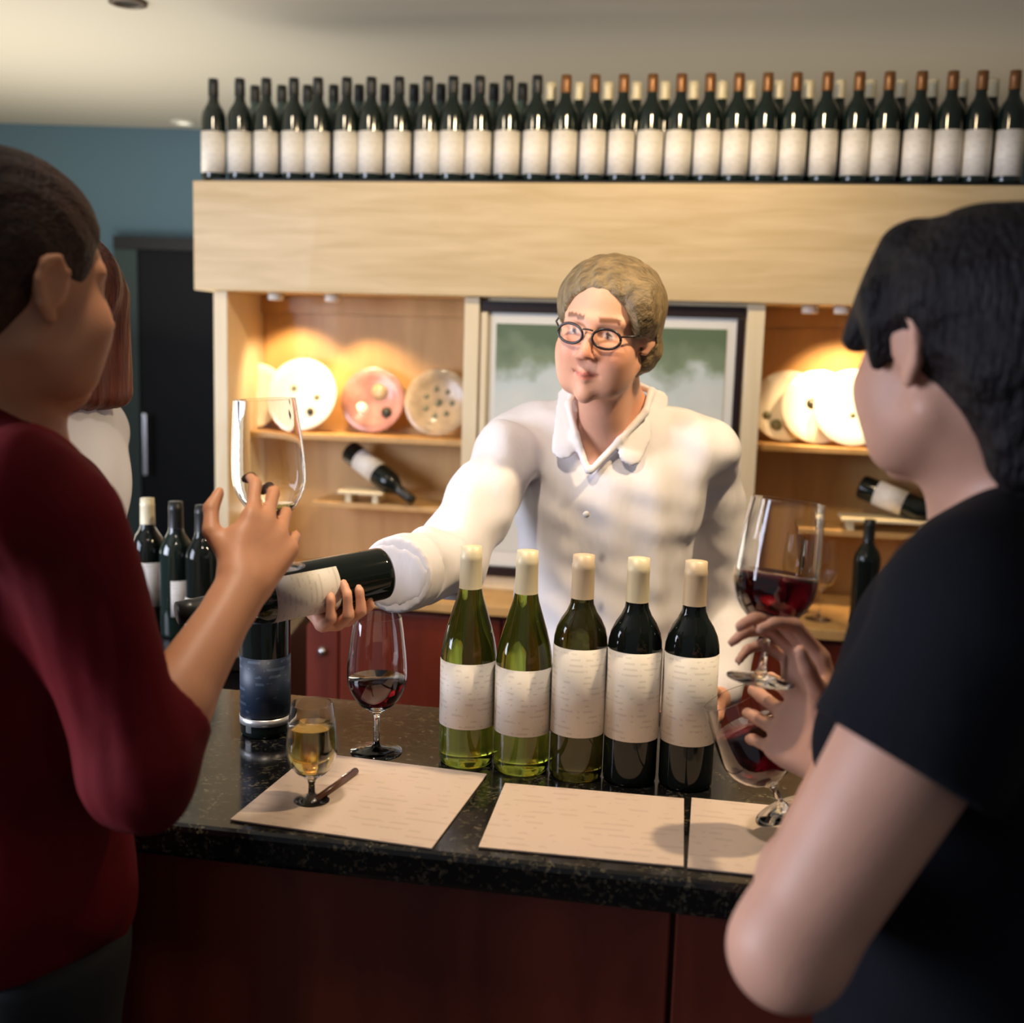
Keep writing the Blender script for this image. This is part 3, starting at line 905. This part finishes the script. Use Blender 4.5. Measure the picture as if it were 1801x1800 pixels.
def head_tint(H, eye=(.10, .12, .14), lip=(.92, .55, .55), brow=(.35, .28, .25)):
    def fn(V):
        T = np.ones((len(V), 3)); q = H.inv(V)
        near = (np.abs(q).max(1) < .2)
        x, y, z = q[:, 0], q[:, 1], q[:, 2]
        mz = z + .0690 - 9 * y ** 2
        ml = np.clip(1.6 - ((y / .025) ** 2 + (mz / .0085) ** 2) * 1.6, 0, 1) * (near & (x > .070))
        T = T * (1 - ml[:, None]) + np.array(lip) * ml[:, None]
        dk = np.exp(-(mz / .0016) ** 2) * (np.abs(y) < .024) * (near & (x > .070)); T *= (1 - .55 * dk)[:, None]
        ck = np.exp(-(((x - .075) ** 2 + (np.abs(y) - .038) ** 2 + (z + .030) ** 2) / .022 ** 2)) * near
        T[:, 1] *= 1 - .22 * ck; T[:, 2] *= 1 - .25 * ck
        ns = np.exp(-(((x - .11) ** 2 + y ** 2 + (z + .030) ** 2) / .018 ** 2)) * near
        T[:, 1] *= 1 - .18 * ns; T[:, 2] *= 1 - .2 * ns
        ay = np.abs(y)
        de = np.sqrt((x - .070) ** 2 + (ay - .030) ** 2 + (z - .003) ** 2)
        m = near & (de < .0149) & (np.abs(z - .0028) < .0052) & (np.abs(ay - .030) < .0105); T[m] = (1.2, 1.75, 2.3)
        m2 = m & ((ay - .030) ** 2 + (z - .003) ** 2 < .0052 ** 2); T[m2] = eye
        m = near & (x > .06) & (np.abs(z - .028 + (ay - .03) ** 2 * 4) < .0042) & (ay > .012) & (ay < .048); T[m] = brow
        return T
    return fn


def add_hand(f, wrist, fdir, dorsal, right=True, curl=((30, 35, 25),) * 4, thumb=None, spread=0.10, s=1.0, thumb_dir=(.62, .70, -.35), tb=(25, 20)):
    x = nrm(fdir); z = np.array(dorsal, float); z = nrm(z - x * (z @ x)); y = np.cross(z, x)
    if not right: y = -y
    w_ = np.array(wrist, float)
    def P(a, b, c): return w_ + (x * a + y * b + z * c) * s
    f.cap(P(-.02, 0, 0), P(.015, 0, 0), .024 * s, .026 * s, .02, flat=(z, 1.25))
    # palm
    ky = (.031, .011, -.010, -.030); kx = (.092, .096, .091, .082)
    for yy, xx in zip(ky, kx):
        f.cap(P(.012, yy * .55, 0), P(xx - .006, yy, .001), .0150 * s, .0118 * s, .012)
    f.cap(P(.02, .018, -.006), P(.055, .034, -.008), .016 * s, .013 * s, .012)   # thumb mound
    f.cap(P(.02, -.016, -.006), P(.06, -.026, -.006), .014 * s, .012 * s, .012)
    ln = ((.044, .026, .020), (.049, .030, .021), (.045, .028, .020), (.036, .021, .018))
    rad = ((.0092, .0082, .0072, .0064), (.0094, .0084, .0074, .0066), (.0090, .0080, .0070, .0062), (.0080, .0070, .0062, .0056))
    tips = []
    for i in range(4):
        p = P(kx[i], ky[i], 0)
        sp = (1.5 - i) * spread
        d0 = nrm(x + y * sp)
        ang = 0
        for j in range(3):
            ang += math.radians(curl[i][j])
            d = d0 * math.cos(ang) - z * math.sin(ang)
            q = p + d * ln[i][j] * s
            f.cap(p, q, rad[i][j] * s, rad[i][j + 1] * s, .0035)
            p = q
        tips.append(p)
    # thumb
    p = P(.030, .030, -.008); d = nrm(x * thumb_dir[0] + y * thumb_dir[1] + z * thumb_dir[2])
    q = p + d * .036 * s; f.cap(p, q, .0125 * s, .0105 * s, .008)
    a1 = math.radians(tb[0]); ax_ = nrm(np.cross(d, x)) if np.linalg.norm(np.cross(d, x)) > .05 else z
    def rotv(v, k_, a): return v * math.cos(a) + np.cross(k_, v) * math.sin(a) + k_ * (k_ @ v) * (1 - math.cos(a))
    d2 = rotv(d, ax_, a1); r_ = q + d2 * .031 * s; f.cap(q, r_, .0105 * s, .0092 * s, .004)
    d3 = rotv(d2, ax_, math.radians(tb[1])); e_ = r_ + d3 * .024 * s; f.cap(r_, e_, .0094 * s, .0074 * s, .004)
    return tips


def add_torso(f, T, g=0.0, shoulder_r=.19, hip_w=.155, hip_z=-.52, bust=False, waist=.13, depth=.105, flare=0.0):
    """T: frame at the base of the neck (C7 level); g grows the shape for clothing"""
    if g == 0: g = -.008
    def E(x, y, z, rx, ry, rz, k=.04): f.ell(T.p(x, y, z), np.array([rx + g, ry + g, rz + g]), T.B, k)
    f.cap(T.p(-.02, shoulder_r - .015, -.045), T.p(-.02, -(shoulder_r - .015), -.045), .050 + g, .050 + g, .05)
    f.cap(T.p(-.025, 0, .01), T.p(-.02, .12, -.035), .050 + g * .6, .045 + g * .6, .05)
    f.cap(T.p(-.025, 0, .01), T.p(-.02, -.12, -.035), .050 + g * .6, .045 + g * .6, .05)
    E(.0, 0, -.17, depth + .005, shoulder_r - .035, .17)
    E(-.02, 0, -.12, depth, shoulder_r - .02, .12)
    E(.005, 0, -.33, depth - .005 + flare * .3, waist + flare * .4, .16)
    E(.0, 0, hip_z + .04, depth + .005 + flare, hip_w + flare, .15)
    if bust:
        for s_ in (1, -1): E(.080, .072 * s_, -.225, .055, .062, .062, .03)


def add_legs(f, T, hip_z, floor=0.0, g=0.0, gap=.085):
    c = T.p(0, 0, hip_z)
    for s_ in (1, -1):
        hp = c + T.l * gap * s_; kn = np.array([hp[0], hp[1], .50]) + T.f * .01; an = np.array([hp[0], hp[1], .10]) - T.f * .02
        f.cap(hp, kn, .085 + g, .060 + g, .04); f.cap(kn, an, .058 + g, .045 + g, .03)


def shoes(T, hip_z, parent, gap=.085):
    c = T.p(0, 0, hip_z)
    for s_ in (1, -1):
        a = c + T.l * gap * s_; a = np.array([a[0], a[1], 0])
        F_ = Field(a - [.25, .25, 0], a + [.25, .25, .14], .008)
        F_.cap(a - T.f * .06 + [0, 0, .045], a + T.f * .14 + [0, 0, .035], .042, .036, .02)
        F_.planes([((0, 0, 1), (0, 0, .004))], a - [.3, .3, .1], a + [.3, .3, .01])
        field_obj('shoe', F_, M['leather'], parent)


def folds(f, lo, hi, amp, seed=0, freq=30, zf=.5):
    rs = np.random.RandomState(seed)
    W_ = [(rs.randn(3) * [1, 1, zf]) * freq for _ in range(5)]; ph = rs.rand(5) * 6
    def fn(X, Y, Z):
        r = 0
        for w_, q in zip(W_, ph): r = r + np.sin(X * w_[0] + Y * w_[1] + Z * w_[2] + q)
        return r * amp / 3
    f.op(fn, lo, hi, 0, 'disp')


def tube_cut(s, o_, end, rad):
    """cut a sleeve off cleanly at o_, square to the arm"""
    def fn(X, Y, Z):
        px, py, pz = X - o_[0], Y - o_[1], Z - o_[2]
        ab = end - o_; L2 = ab @ ab
        t = (px * ab[0] + py * ab[1] + pz * ab[2]) / L2
        tt = np.clip(t, 0, 1.3)
        q = np.sqrt((px - tt * ab[0]) ** 2 + (py - tt * ab[1]) ** 2 + (pz - tt * ab[2]) ** 2) - rad
        return np.maximum(q, -t * math.sqrt(L2))
    s.op(fn, np.minimum(o_, end) - .1, np.maximum(o_, end) + .1, .003, 'sub')


def person(label, foot):
    return thing('person', label, 'person', (foot[0], foot[1], 0))


A = lambda x, y, Y: np.array(at(x, y, Y=Y))


def hair_strands(f, H, amp=.0022, freq=420, lo=None, hi=None, zdir=False):
    """fine grooves that run back over the skull"""
    def fn(X, Y, Z):
        q = [(X - H.o[0]) * H.B[i][0] + (Y - H.o[1]) * H.B[i][1] + (Z - H.o[2]) * H.B[i][2] for i in range(3)]
        if zdir: ph = np.arctan2(q[1], -q[0] + .02) * freq * .06 + q[2] * 14
        else: ph = q[1] * freq + np.sin(q[0] * 40) * 1.6 + q[2] * 60
        return np.sin(ph) * amp + np.sin(ph * 2.3 + 1) * amp * .5
    o = H.o
    f.op(fn, (lo if lo is not None else o - .25), (hi if hi is not None else o + .25), 0, 'disp')


# ================================================================== the man behind the bar
def build_man():
    H = Frame(A(1066, 580, 2.0), (-.37, -.92, -.12), up=(.10, -.12, 1), sc=.99)
    T = Frame(A(1075, 745, 2.13), (-.18, -.98, 0), up=(0, -.10, 1))
    root = person('smiling man with glasses and greying hair in an open-necked white shirt, pouring wine', (T.o[0], T.o[1]))
    shR, shL = A(893, 800, 2.08), A(1243, 812, 2.20)
    elR, wrR = A(790, 985, 1.90), A(694, 1012, 1.66)
    elL, wrL = A(1288, 1075, 2.25), A(1262, 1225, 2.06)
    ba, bd = A(676, 1008, 1.60), A(400, 1062, 1.47)       # poured bottle base, towards the neck
    ax = nrm(bd - ba)
    lo = np.array([-.50, 1.45, .02]); hi = np.array([.50, 2.42, 1.84])
    f = Field(lo, hi, .0045, .95)
    add_head(f, H, True)
    nk = T.p(-.01, 0, .02)
    f.cap(H.p(-.02, 0, -.05), nk, .054, .058, .02)
    f.cap(H.p(.0, 0, -.07), T.p(.045, 0, -.04), .040, .05, .03)
    add_torso(f, T, 0, .185, .14, -.50, depth=.10)
    f.cap(T.p(.03, 0, -.04), T.p(.058, 0, -.15), .045, .045, .04)
    add_legs(f, T, -.56)
    for sh, el, wr in ((shR, elR, wrR), (shL, elL, wrL)):
        f.cap(sh, el, .048, .040, .02)
        if sh is shL: f.cap(el, wr, .040, .027, .015)
    # right hand round the lower part of the bottle, palm away from the camera
    dors = np.array([0, .45, -.89]); dors = nrm(dors - ax * (dors @ ax))
    hd = np.cross(ax, dors)
    if hd[1] > 0: hd = -hd
    cen = ba + ax * .070
    wp = cen + dors * (.0375 + .016) - hd * .066
    f.cap(elR, wp, .038, .027, .02)
    add_hand(f, wp, hd, dors, True, ((52, 60, 42),) * 4, s=.98, thumb_dir=(.15, .65, -.75), tb=(10, 15))
    add_hand(f, wrL, wrL - elL + np.array([-.05, -.05, 0]), (.7, .7, .2), False, ((25, 30, 20),) * 4)
    field_obj('body', f, M['skin_man'], root, head_tint(H, eye=(.12, .14, .18), brow=(.33, .28, .22)))
    # shirt
    g = .016
    s = Field(lo, np.array([.50, 2.42, 1.62]), .006, .95)
    add_torso(s, T, g, .188, .15, -.50, depth=.105, waist=.15)
    s.cap(shR, elR, .064, .060, .03); s.cap(elR, wrR + (elR - wrR) * .02, .064, .050, .02)
    s.cap(shL, elL, .064, .060, .03); s.cap(elL, wrL + (elL - wrL) * .1, .060, .048, .02)
    folds(s, lo, hi, .0055, 3, 38, .45); folds(s, lo, hi, .0025, 5, 90, .5)
    # neck hole and V opening
    s.cap(T.p(-.005, 0, -.03), T.p(-.0, 0, .14), .062, .085, .006, 'sub')
    a, bl_, br_ = A(1037, 848, 1.99), A(992, 690, 2.0), A(1150, 682, 2.0)
    def pln(p, q, inside):
        n = nrm(np.cross(q - p, np.array([0, 1.0, .15])))
        if (inside - p) @ n > 0: n = -n
        return (n, p)
    mid = (a + bl_ + br_) / 3
    s.planes([pln(a, bl_, mid), pln(a, br_, mid), (np.array([0, 1., 0]), T.p(.0, 0, 0)), ((0, 0, 1.), (0, 0, 1.66))], T.p(0, 0, 0) - .35, T.p(0, 0, 0) + .3, 'sub', .006)
    # cuff cut
    dcu = nrm(wrR - elR)
    s.planes([(-dcu, wrR)], wrR - .09, wrR + .09, 'sub', .003)
    s.planes([((0, 0, 1.), (0, 0, .86))], lo, np.array([.6, 2.6, .86]), 'sub', .003)
    sh_o = field_obj('shirt', s, M['shirt'], root)
    # collar, placket and cuff
    cu = Field(wrR - .12, wrR + .12, .004)
    cu.cap(wrR + dcu * -.055, wrR - dcu * .006, .0600, .058, .003)
    for q_, n_ in ((wrR - dcu * .060, -dcu), (wrR - dcu * .001, dcu)): cu.planes([(-n_, q_)], wrR - .12, wrR + .12, 'sub', .002)
    field_obj('cuff', cu, M['shirt'], root)
    c = Field(np.array([-.12, 1.85, 1.2]), np.array([.42, 2.32, 1.66]), .0035)
    fr = lambda x, y, dx=0: A(x, y, 1.995 + dx)
    L_ = [T.p(.092, -.030, -.045), T.p(.055, -.070, .005), T.p(-.01, -.078, .045), T.p(-.065, -.035, .060)]
    V0 = T.p(.128, -.010, -.150)
    pl_ = [A(1033, 828, 2.005), A(1012, 765, 2.03), A(1000, 712, 2.07), A(1012, 682, 2.13), A(1050, 672, 2.20)]
    pr_ = [A(1040, 828, 2.005), A(1090, 775, 2.02), A(1135, 725, 2.06), A(1146, 688, 2.12), A(1110, 672, 2.20)]
    for pts in (pl_, pr_):
        for i, (p, q) in enumerate(zip(pts, pts[1:])):
            c.cap(p, q, .0065, .0075, .006)
    for pts, s_ in ((pl_, -1), (pr_, 1)):     # collar leaves folded outwards
        p0, p1 = pts[1], pts[3]
        out = np.array([s_ * .020, -.004, -.022])
        c.cap(p0 + out, p1 + out * .7, .024, .020, .006, flat=(nrm(np.array([.25 * s_, -1, .45])), 4.5))
    field_obj('collar', c, M['shirt'], root)
    pk = [A(x, y, Yd) for x, y, Yd in ((1034, 840, 1.985), (1030, 930, 1.965), (1027, 1010, 1.965), (1022, 1100, 1.985))]
    for x, y, Yd in ((1031, 905, 1.955), (1028, 985, 1.950), (1024, 1065, 1.958)):
        o = link('button', lathe([(0, .002), (.0055, .002), (.006, 0), (0, -.001)], 16), M['button'], root)
        P_ = Vector(A(x, y, Yd)); o.location = P_ - root.location; o.rotation_euler = (math.pi / 2, 0, 0)
    # trousers
    t_ = Field(lo, np.array([.5, 2.42, .98]), .010)
    t_.ell(T.p(0, 0, -.54), (.13, .165, .13), T.B, .03); add_legs(t_, T, -.56, g=.015)
    field_obj('trousers', t_, M['trouser'], root)
    shoes(T, -.56, root)
    # hair
    h = Field(H.o - .16, H.o + .17, .003)
    h.ell(H.p(-.020, 0, .042), (.103, .096, .087), H.B, .01)
    h.ell(H.p(-.045, .0, -.030), (.052, .094, .062), H.B, .02)
    h.ell(H.p(.025, .066, .045), (.045, .03, .05), H.B, .02)
    hair_strands(h, H, .0010, 210)
    h.ell(H.p(.116, 0, -.010), (.088, .088, .092), H.B, .014, 'sub')
    for s_ in (1, -1): h.ell(H.p(.035, .095 * s_, -.045), (.055, .045, .050), H.B, .01, 'sub')
    field_obj('hair', h, M['hair_grey'], root)
    # spectacles
    sp = link('spectacles', tube_mesh([H.p(.104, y, .008 + .003 * math.cos(y * 90)) - np.array(root.location) for y in np.linspace(-.009, .009, 5)], .0016, 8), M['spectacle'], root)
    for s_ in (1, -1):
        ring = []
        for k_ in range(25):
            a_ = 2 * math.pi * k_ / 24
            yy = .032 + .0235 * math.cos(a_) * (1.0); zz = -.001 + .0165 * math.sin(a_)
            ring.append(H.p(.1035 - (yy - .01) * .25, yy * s_, zz) - np.array(root.location))
        o = link('rim', tube_mesh(ring, .0024, 8), M['spectacle'], sp)
        o = link('temple_arm', tube_mesh([H.p(.092, .0560 * s_, .006) - np.array(root.location), H.p(.04, .080 * s_, .006) - np.array(root.location), H.p(-.004, .089 * s_, .010) - np.array(root.location), H.p(-.022, .088 * s_, -.012) - np.array(root.location)], .0017, 8), M['spectacle'], sp)
    bt = make_bottle('wine_bottle', 'dark bottle with cream label tilted almost level in the pouring hand of the man', 'bordeaux', 'gl_dark', 'cap_dark', 'label', (0, 0, 0), 0, None, (.085, .178), 300)
    orient(bt, ax, ba, Vector((0, -.2, 1)))


# ================================================================== woman in red, left
def build_red():
    H = Frame(A(22, 505, 1.17), (.62, .78, -.06), up=(.04, .02, 1), sc=.98)
    T = Frame(A(-8, 775, 1.22), (.84, .54, 0), up=(.04, .03, 1))
    root = person('woman in a dark red top with brown pulled-back hair, seen from behind, raising a glass', (T.o[0], T.o[1]))
    shR = A(112, 925, 1.09); elR = A(238, 1350, 1.09); wrR = A(425, 1035, 1.27)
    shL = T.p(-.01, .19, -.06); elL = shL + np.array([-.02, .0, -.28]); wrL = elL + np.array([.02, -.02, -.24])
    gb = A(476, 905, 1.43)
    lo = np.array([-.92, .85, .02]); hi = np.array([-.10, 1.62, 1.90])
    f = Field(lo, hi, .0045, .95)
    add_head(f, H)
    f.cap(H.p(-.025, 0, -.05), T.p(-.005, 0, .02), .048, .052, .02)
    f.cap(H.p(.0, 0, -.06), T.p(.035, 0, -.03), .036, .045, .03)
    add_torso(f, T, 0, .175, .15, -.52, bust=True, waist=.12, depth=.10)
    add_legs(f, T, -.58)
    for sh, el, wr in ((shR, elR, wrR), (shL, elL, wrL)):
        f.cap(sh, el, .046, .040, .02); f.cap(el, el + (wr - el) * .3, .042, .040, .02); f.cap(el + (wr - el) * .3, wr, .041, .026, .015)
    fd = nrm(A(505, 880, 1.36) - wrR)
    add_hand(f, wrR, fd, (.45, -1, .05), True, ((18, 30, 25), (22, 32, 25), (30, 40, 30), (38, 45, 30)), spread=.14, thumb_dir=(.55, .75, -.30), tb=(30, 25))
    add_hand(f, wrL, wrL - elL, (-.8, .6, 0), False, ((20, 25, 20),) * 4)
    field_obj('body', f, M['skin_warm'], root, head_tint(H))
    s = Field(lo, np.array([-.10, 1.62, 1.60]), .006, .86)
    add_torso(s, T, .016, .185, .165, -.52, bust=True, waist=.14, depth=.11, flare=.004)
    s.cap(shR, elR, .062, .058, .03); s.cap(elR, elR + (wrR - elR) * .36, .058, .054, .02)
    s.cap(shL, elL, .066, .062, .03); s.cap(elL, elL + (wrL - elL) * .22, .060, .056, .02)
    folds(s, lo, hi, .009, 11, 26, .6); folds(s, lo, hi, .002, 12, 90, .5)
    s.cap(T.p(-.0, 0, -.01), T.p(.01, 0, .14), .060, .085, .006, 'sub')
    tube_cut(s, elR + (wrR - elR) * .30, wrR, .075)
    s.planes([((0, 0, 1.), (0, 0, .93))], lo, np.array([0, 1.7, .93]), 'sub', .003)
    field_obj('top', s, M['redtop'], root)
    t_ = Field(lo, np.array([-.1, 1.62, 1.0]), .010)
    t_.ell(T.p(0, 0, -.54), (.125, .165, .14), T.B, .03); add_legs(t_, T, -.58, g=.012)
    field_obj('trousers', t_, M['trouser'], root)
    shoes(T, -.58, root)
    h = Field(H.o - .19, H.o + .17, .003)
    h.ell(H.p(-.018, 0, .044), (.106, .082, .092), H.B, .01)
    h.ell(H.p(-.060, .0, -.015), (.055, .070, .060), H.B, .02)
    hair_strands(h, H, .0012, 260)
    h.ell(H.p(.118, 0, -.028), (.088, .095, .115), H.B, .012, 'sub')
    for s_ in (1, -1): h.ell(H.p(.018, .092 * s_, -.035), (.050, .034, .052), H.B, .008, 'sub')
    h.cap(H.p(-.105, 0, .010), H.p(-.125, 0, -.02), .030, .028, .01); h.cap(H.p(-.125, 0, -.02), H.p(-.115, 0, -.12), .028, .016, .01)
    field_obj('hair', h, M['hair_brown'], root)
    make_glass('empty wine glass held up in the hand of the woman in red', Vector(A(484, 1000, 1.42)), axis=(-.06, .0, 1), wine='whitewine', level=.082, h=.215, rb=.046, rr=.038)


# ================================================================== woman in black, right
def build_black():
    H = Frame(A(1700, 612, 1.03), (-.49, .87, -.10), up=(-.06, .08, 1), sc=1.0)
    T = Frame(A(1800, 915, 1.04), (-.74, .66, 0), up=(-.12, .10, 1))
    root = person('woman in a black short-sleeved top with short black hair, seen from behind, holding a glass', (T.o[0] + .04, T.o[1] - .03))
    shL = A(1715, 1125, .88); elL = A(1388, 1668, .84); wrL = A(1478, 1345, 1.17)
    shR = T.p(-.0, -.165, -.06); wrR = A(1452, 1285, 1.22); elR = (shR + wrR) / 2 + np.array([-.02, .03, -.20])
    lo = np.array([.08, .60, .02]); hi = np.array([.92, 1.55, 1.88])
    f = Field(lo, hi, .0045, .95)
    add_head(f, H)
    f.cap(H.p(-.025, 0, -.05), T.p(-.01, 0, .02), .050, .056, .02)
    f.cap(H.p(.0, 0, -.06), T.p(.035, 0, -.03), .038, .048, .03)
    add_torso(f, T, 0, .18, .16, -.52, bust=True, waist=.13, depth=.105)
    add_legs(f, T, -.58)
    f.cap(shL, elL, .064, .045, .02)
    f.cap(elL, elL + (wrL - elL) * .3, .044, .042, .02); f.cap(elL + (wrL - elL) * .3, wrL, .042, .027, .015)
    f.cap(shR, elR, .050, .042, .02); f.cap(elR, elR + (wrR - elR) * .3, .042, .041, .02); f.cap(elR + (wrR - elR) * .3, wrR, .041, .026, .015)
    # right hand, raised, thumb towards the camera
    add_hand(f, wrR, A(1398, 1110, 1.235) - wrR, (.85, .35, .15), True, ((28, 38, 28), (30, 40, 28), (36, 42, 28), (42, 46, 30)), spread=.10, thumb_dir=(.80, .42, -.42), tb=(8, 8))
    # left hand round the lower glass, backs of the fingers to the camera
    add_hand(f, wrL, A(1400, 1290, 1.225) - wrL, (.15, -1, .1), False, ((12, 22, 18), (12, 24, 18), (14, 26, 20), (18, 30, 20)), spread=.08, thumb_dir=(.6, .7, -.35))
    field_obj('body', f, M['skin'], root, head_tint(H))
    s = Field(lo, np.array([.92, 1.50, 1.56]), .006, .86)
    add_torso(s, T, .018, .19, .175, -.52, bust=True, waist=.15, depth=.115, flare=.006)
    s.cap(shL, elL, .084, .068, .03)
    s.cap(shR, elR, .070, .062, .03)
    folds(s, lo, hi, .005, 21, 32, .5)
    tube_cut(s, shL + (elL - shL) * .40, elL, .092)
    s.cap(T.p(-.0, 0, -.02), T.p(.015, 0, .14), .062, .090, .006, 'sub')
    s.planes([((0, 0, 1.), (0, 0, .90))], lo, np.array([1, 1.6, .90]), 'sub', .003)
    field_obj('top', s, M['blacktop'], root)
    t_ = Field(lo, np.array([.92, 1.5, 1.0]), .010)
    t_.ell(T.p(0, 0, -.54), (.135, .175, .14), T.B, .03); add_legs(t_, T, -.58, g=.012)
    field_obj('trousers', t_, M['trouser'], root)
    shoes(T, -.58, root)
    h = Field(H.o - .20, H.o + .18, .003)
    h.ell(H.p(-.022, 0, .036), (.112, .092, .086), H.B, .01)
    h.ell(H.p(-.070, .0, -.020), (.062, .082, .070), H.B, .02)
    h.ell(H.p(-.078, .0, -.085), (.036, .062, .055), H.B, .02)
    pass
    h.cap(H.p(.03, .078, .045), H.p(.028, .078, .0), .014, .007, .012)
    hair_strands(h, H, .0014, 240)
    h.ell(H.p(.128, 0, -.040), (.100, .100, .106), H.B, .010, 'sub')
    for s_ in (1, -1):
        h.ell(H.p(-.002, .100 * s_, -.018), (.022, .030, .040), H.B, .008, 'sub')
        h.ell(H.p(.038, .085 * s_, -.065), (.058, .045, .058), H.B, .010, 'sub')
    h.cap(H.p(.03, .078, .045), H.p(.033, .076, -.012), .017, .007, .010)
    for y0, y1, z1 in ((.0, .012, .050), (.015, .035, .035), (.03, .055, .022), (.045, .070, .012), (-.015, -.015, .05), (-.03, -.045, .03)):
        h.cap(H.p(.030, y0, .088), H.p(.084 - abs(y1) * .25, y1, z1), .021, .010, .02)
    field_obj('hair', h, M['hair_black'], root)
    make_glass('red wine glass raised by the woman in black, upper of her two glasses', Vector(A(1337, 1198, 1.235)), axis=(.10, .05, 1), wine='redwine', level=.122, h=.205, rb=.047, rr=.040)
    make_glass('wine glass of red wine tilted in the lower hand of the woman in black', Vector(A(1380, 1428, 1.34)), axis=(-.50, .10, 1), wine='redwine', level=.118, h=.158, rb=.046, rr=.038, zb=.040)


# ================================================================== person with auburn hair, far left
def build_auburn():
    H = Frame(A(100, 545, 2.0), (-.92, .40, -.05), sc=.95)
    T = Frame(A(78, 725, 2.02), (-1, .05, 0))
    root = person('person with straight auburn hair and a pale top, mostly hidden behind the woman in red', (T.o[0], T.o[1]))
    lo = np.array([-1.15, 1.72, .02]); hi = np.array([-.55, 2.40, 1.90])
    lo = np.array([T.o[0] - .28, T.o[1] - .28, .02]); hi = np.array([T.o[0] + .28, T.o[1] + .28, 1.92])
    f = Field(lo, hi, .007, .95)
    add_head(f, H)
    f.cap(H.p(-.025, 0, -.05), T.p(-.005, 0, .02), .048, .052, .02)
    add_torso(f, T, 0, .165, .14, -.50, waist=.12, depth=.095)
    add_legs(f, T, -.56, gap=.075)
    arms = []
    for s_ in (1, -1):
        sh = T.p(-.01, .155 * s_, -.06); el = sh + np.array([0, 0, -.28]) + T.f * .02; wr = el + T.f * .12 + np.array([0, 0, -.18])
        arms.append((sh, el, wr)); f.cap(sh, el, .042, .036, .02); f.cap(el, wr, .036, .025, .015)
        add_hand(f, wr, wr - el, T.l * s_, s_ < 0, ((20, 25, 20),) * 4)
    field_obj('body', f, M['skin'], root, head_tint(H))
    s = Field(lo, hi, .008, .86)
    add_torso(s, T, .018, .165, .15, -.50, waist=.14, depth=.10)
    for sh, el, wr in arms: s.cap(sh, el, .058, .052, .03); s.cap(el, el + (wr - el) * .8, .050, .040, .02)
    folds(s, lo, hi, .004, 31, 35, .5)
    s.cap(T.p(-.0, 0, -.01), T.p(.01, 0, .14), .058, .08, .006, 'sub')
    s.planes([((0, 0, 1.), (0, 0, .88))], lo, np.array([hi[0], hi[1], .88]), 'sub', .003)
    field_obj('top', s, M['shirt3'], root)
    t_ = Field(lo, np.array([hi[0], hi[1], 1.0]), .012)
    t_.ell(T.p(0, 0, -.52), (.115, .15, .13), T.B, .03); add_legs(t_, T, -.56, g=.012, gap=.075)
    field_obj('trousers', t_, M['trouser'], root)
    shoes(T, -.56, root, .075)
    h = Field(H.o - .27, H.o + .18, .004)
    h.ell(H.p(-.02, 0, .042), (.108, .088, .096), H.B, .01)
    for y in (-.06, -.03, 0, .03, .06):
        h.cap(H.p(-.055, y, .02), H.p(-.065, y * 1.1, -.15), .045, .030, .02)
    for s_ in (1, -1): h.cap(H.p(.02, .068 * s_, .03), H.p(.0, .070 * s_, -.13), .025, .020, .02)
    hair_strands(h, H, .002, 260, zdir=True)
    h.ell(H.p(.125, 0, -.035), (.095, .080, .110), H.B, .010, 'sub')
    field_obj('hair', h, M['hair_auburn'], root)


import os
PEOPLE = os.environ.get('NOPEOPLE') is None
if PEOPLE:
    build_man()
    build_red()
    build_black()
    build_auburn()
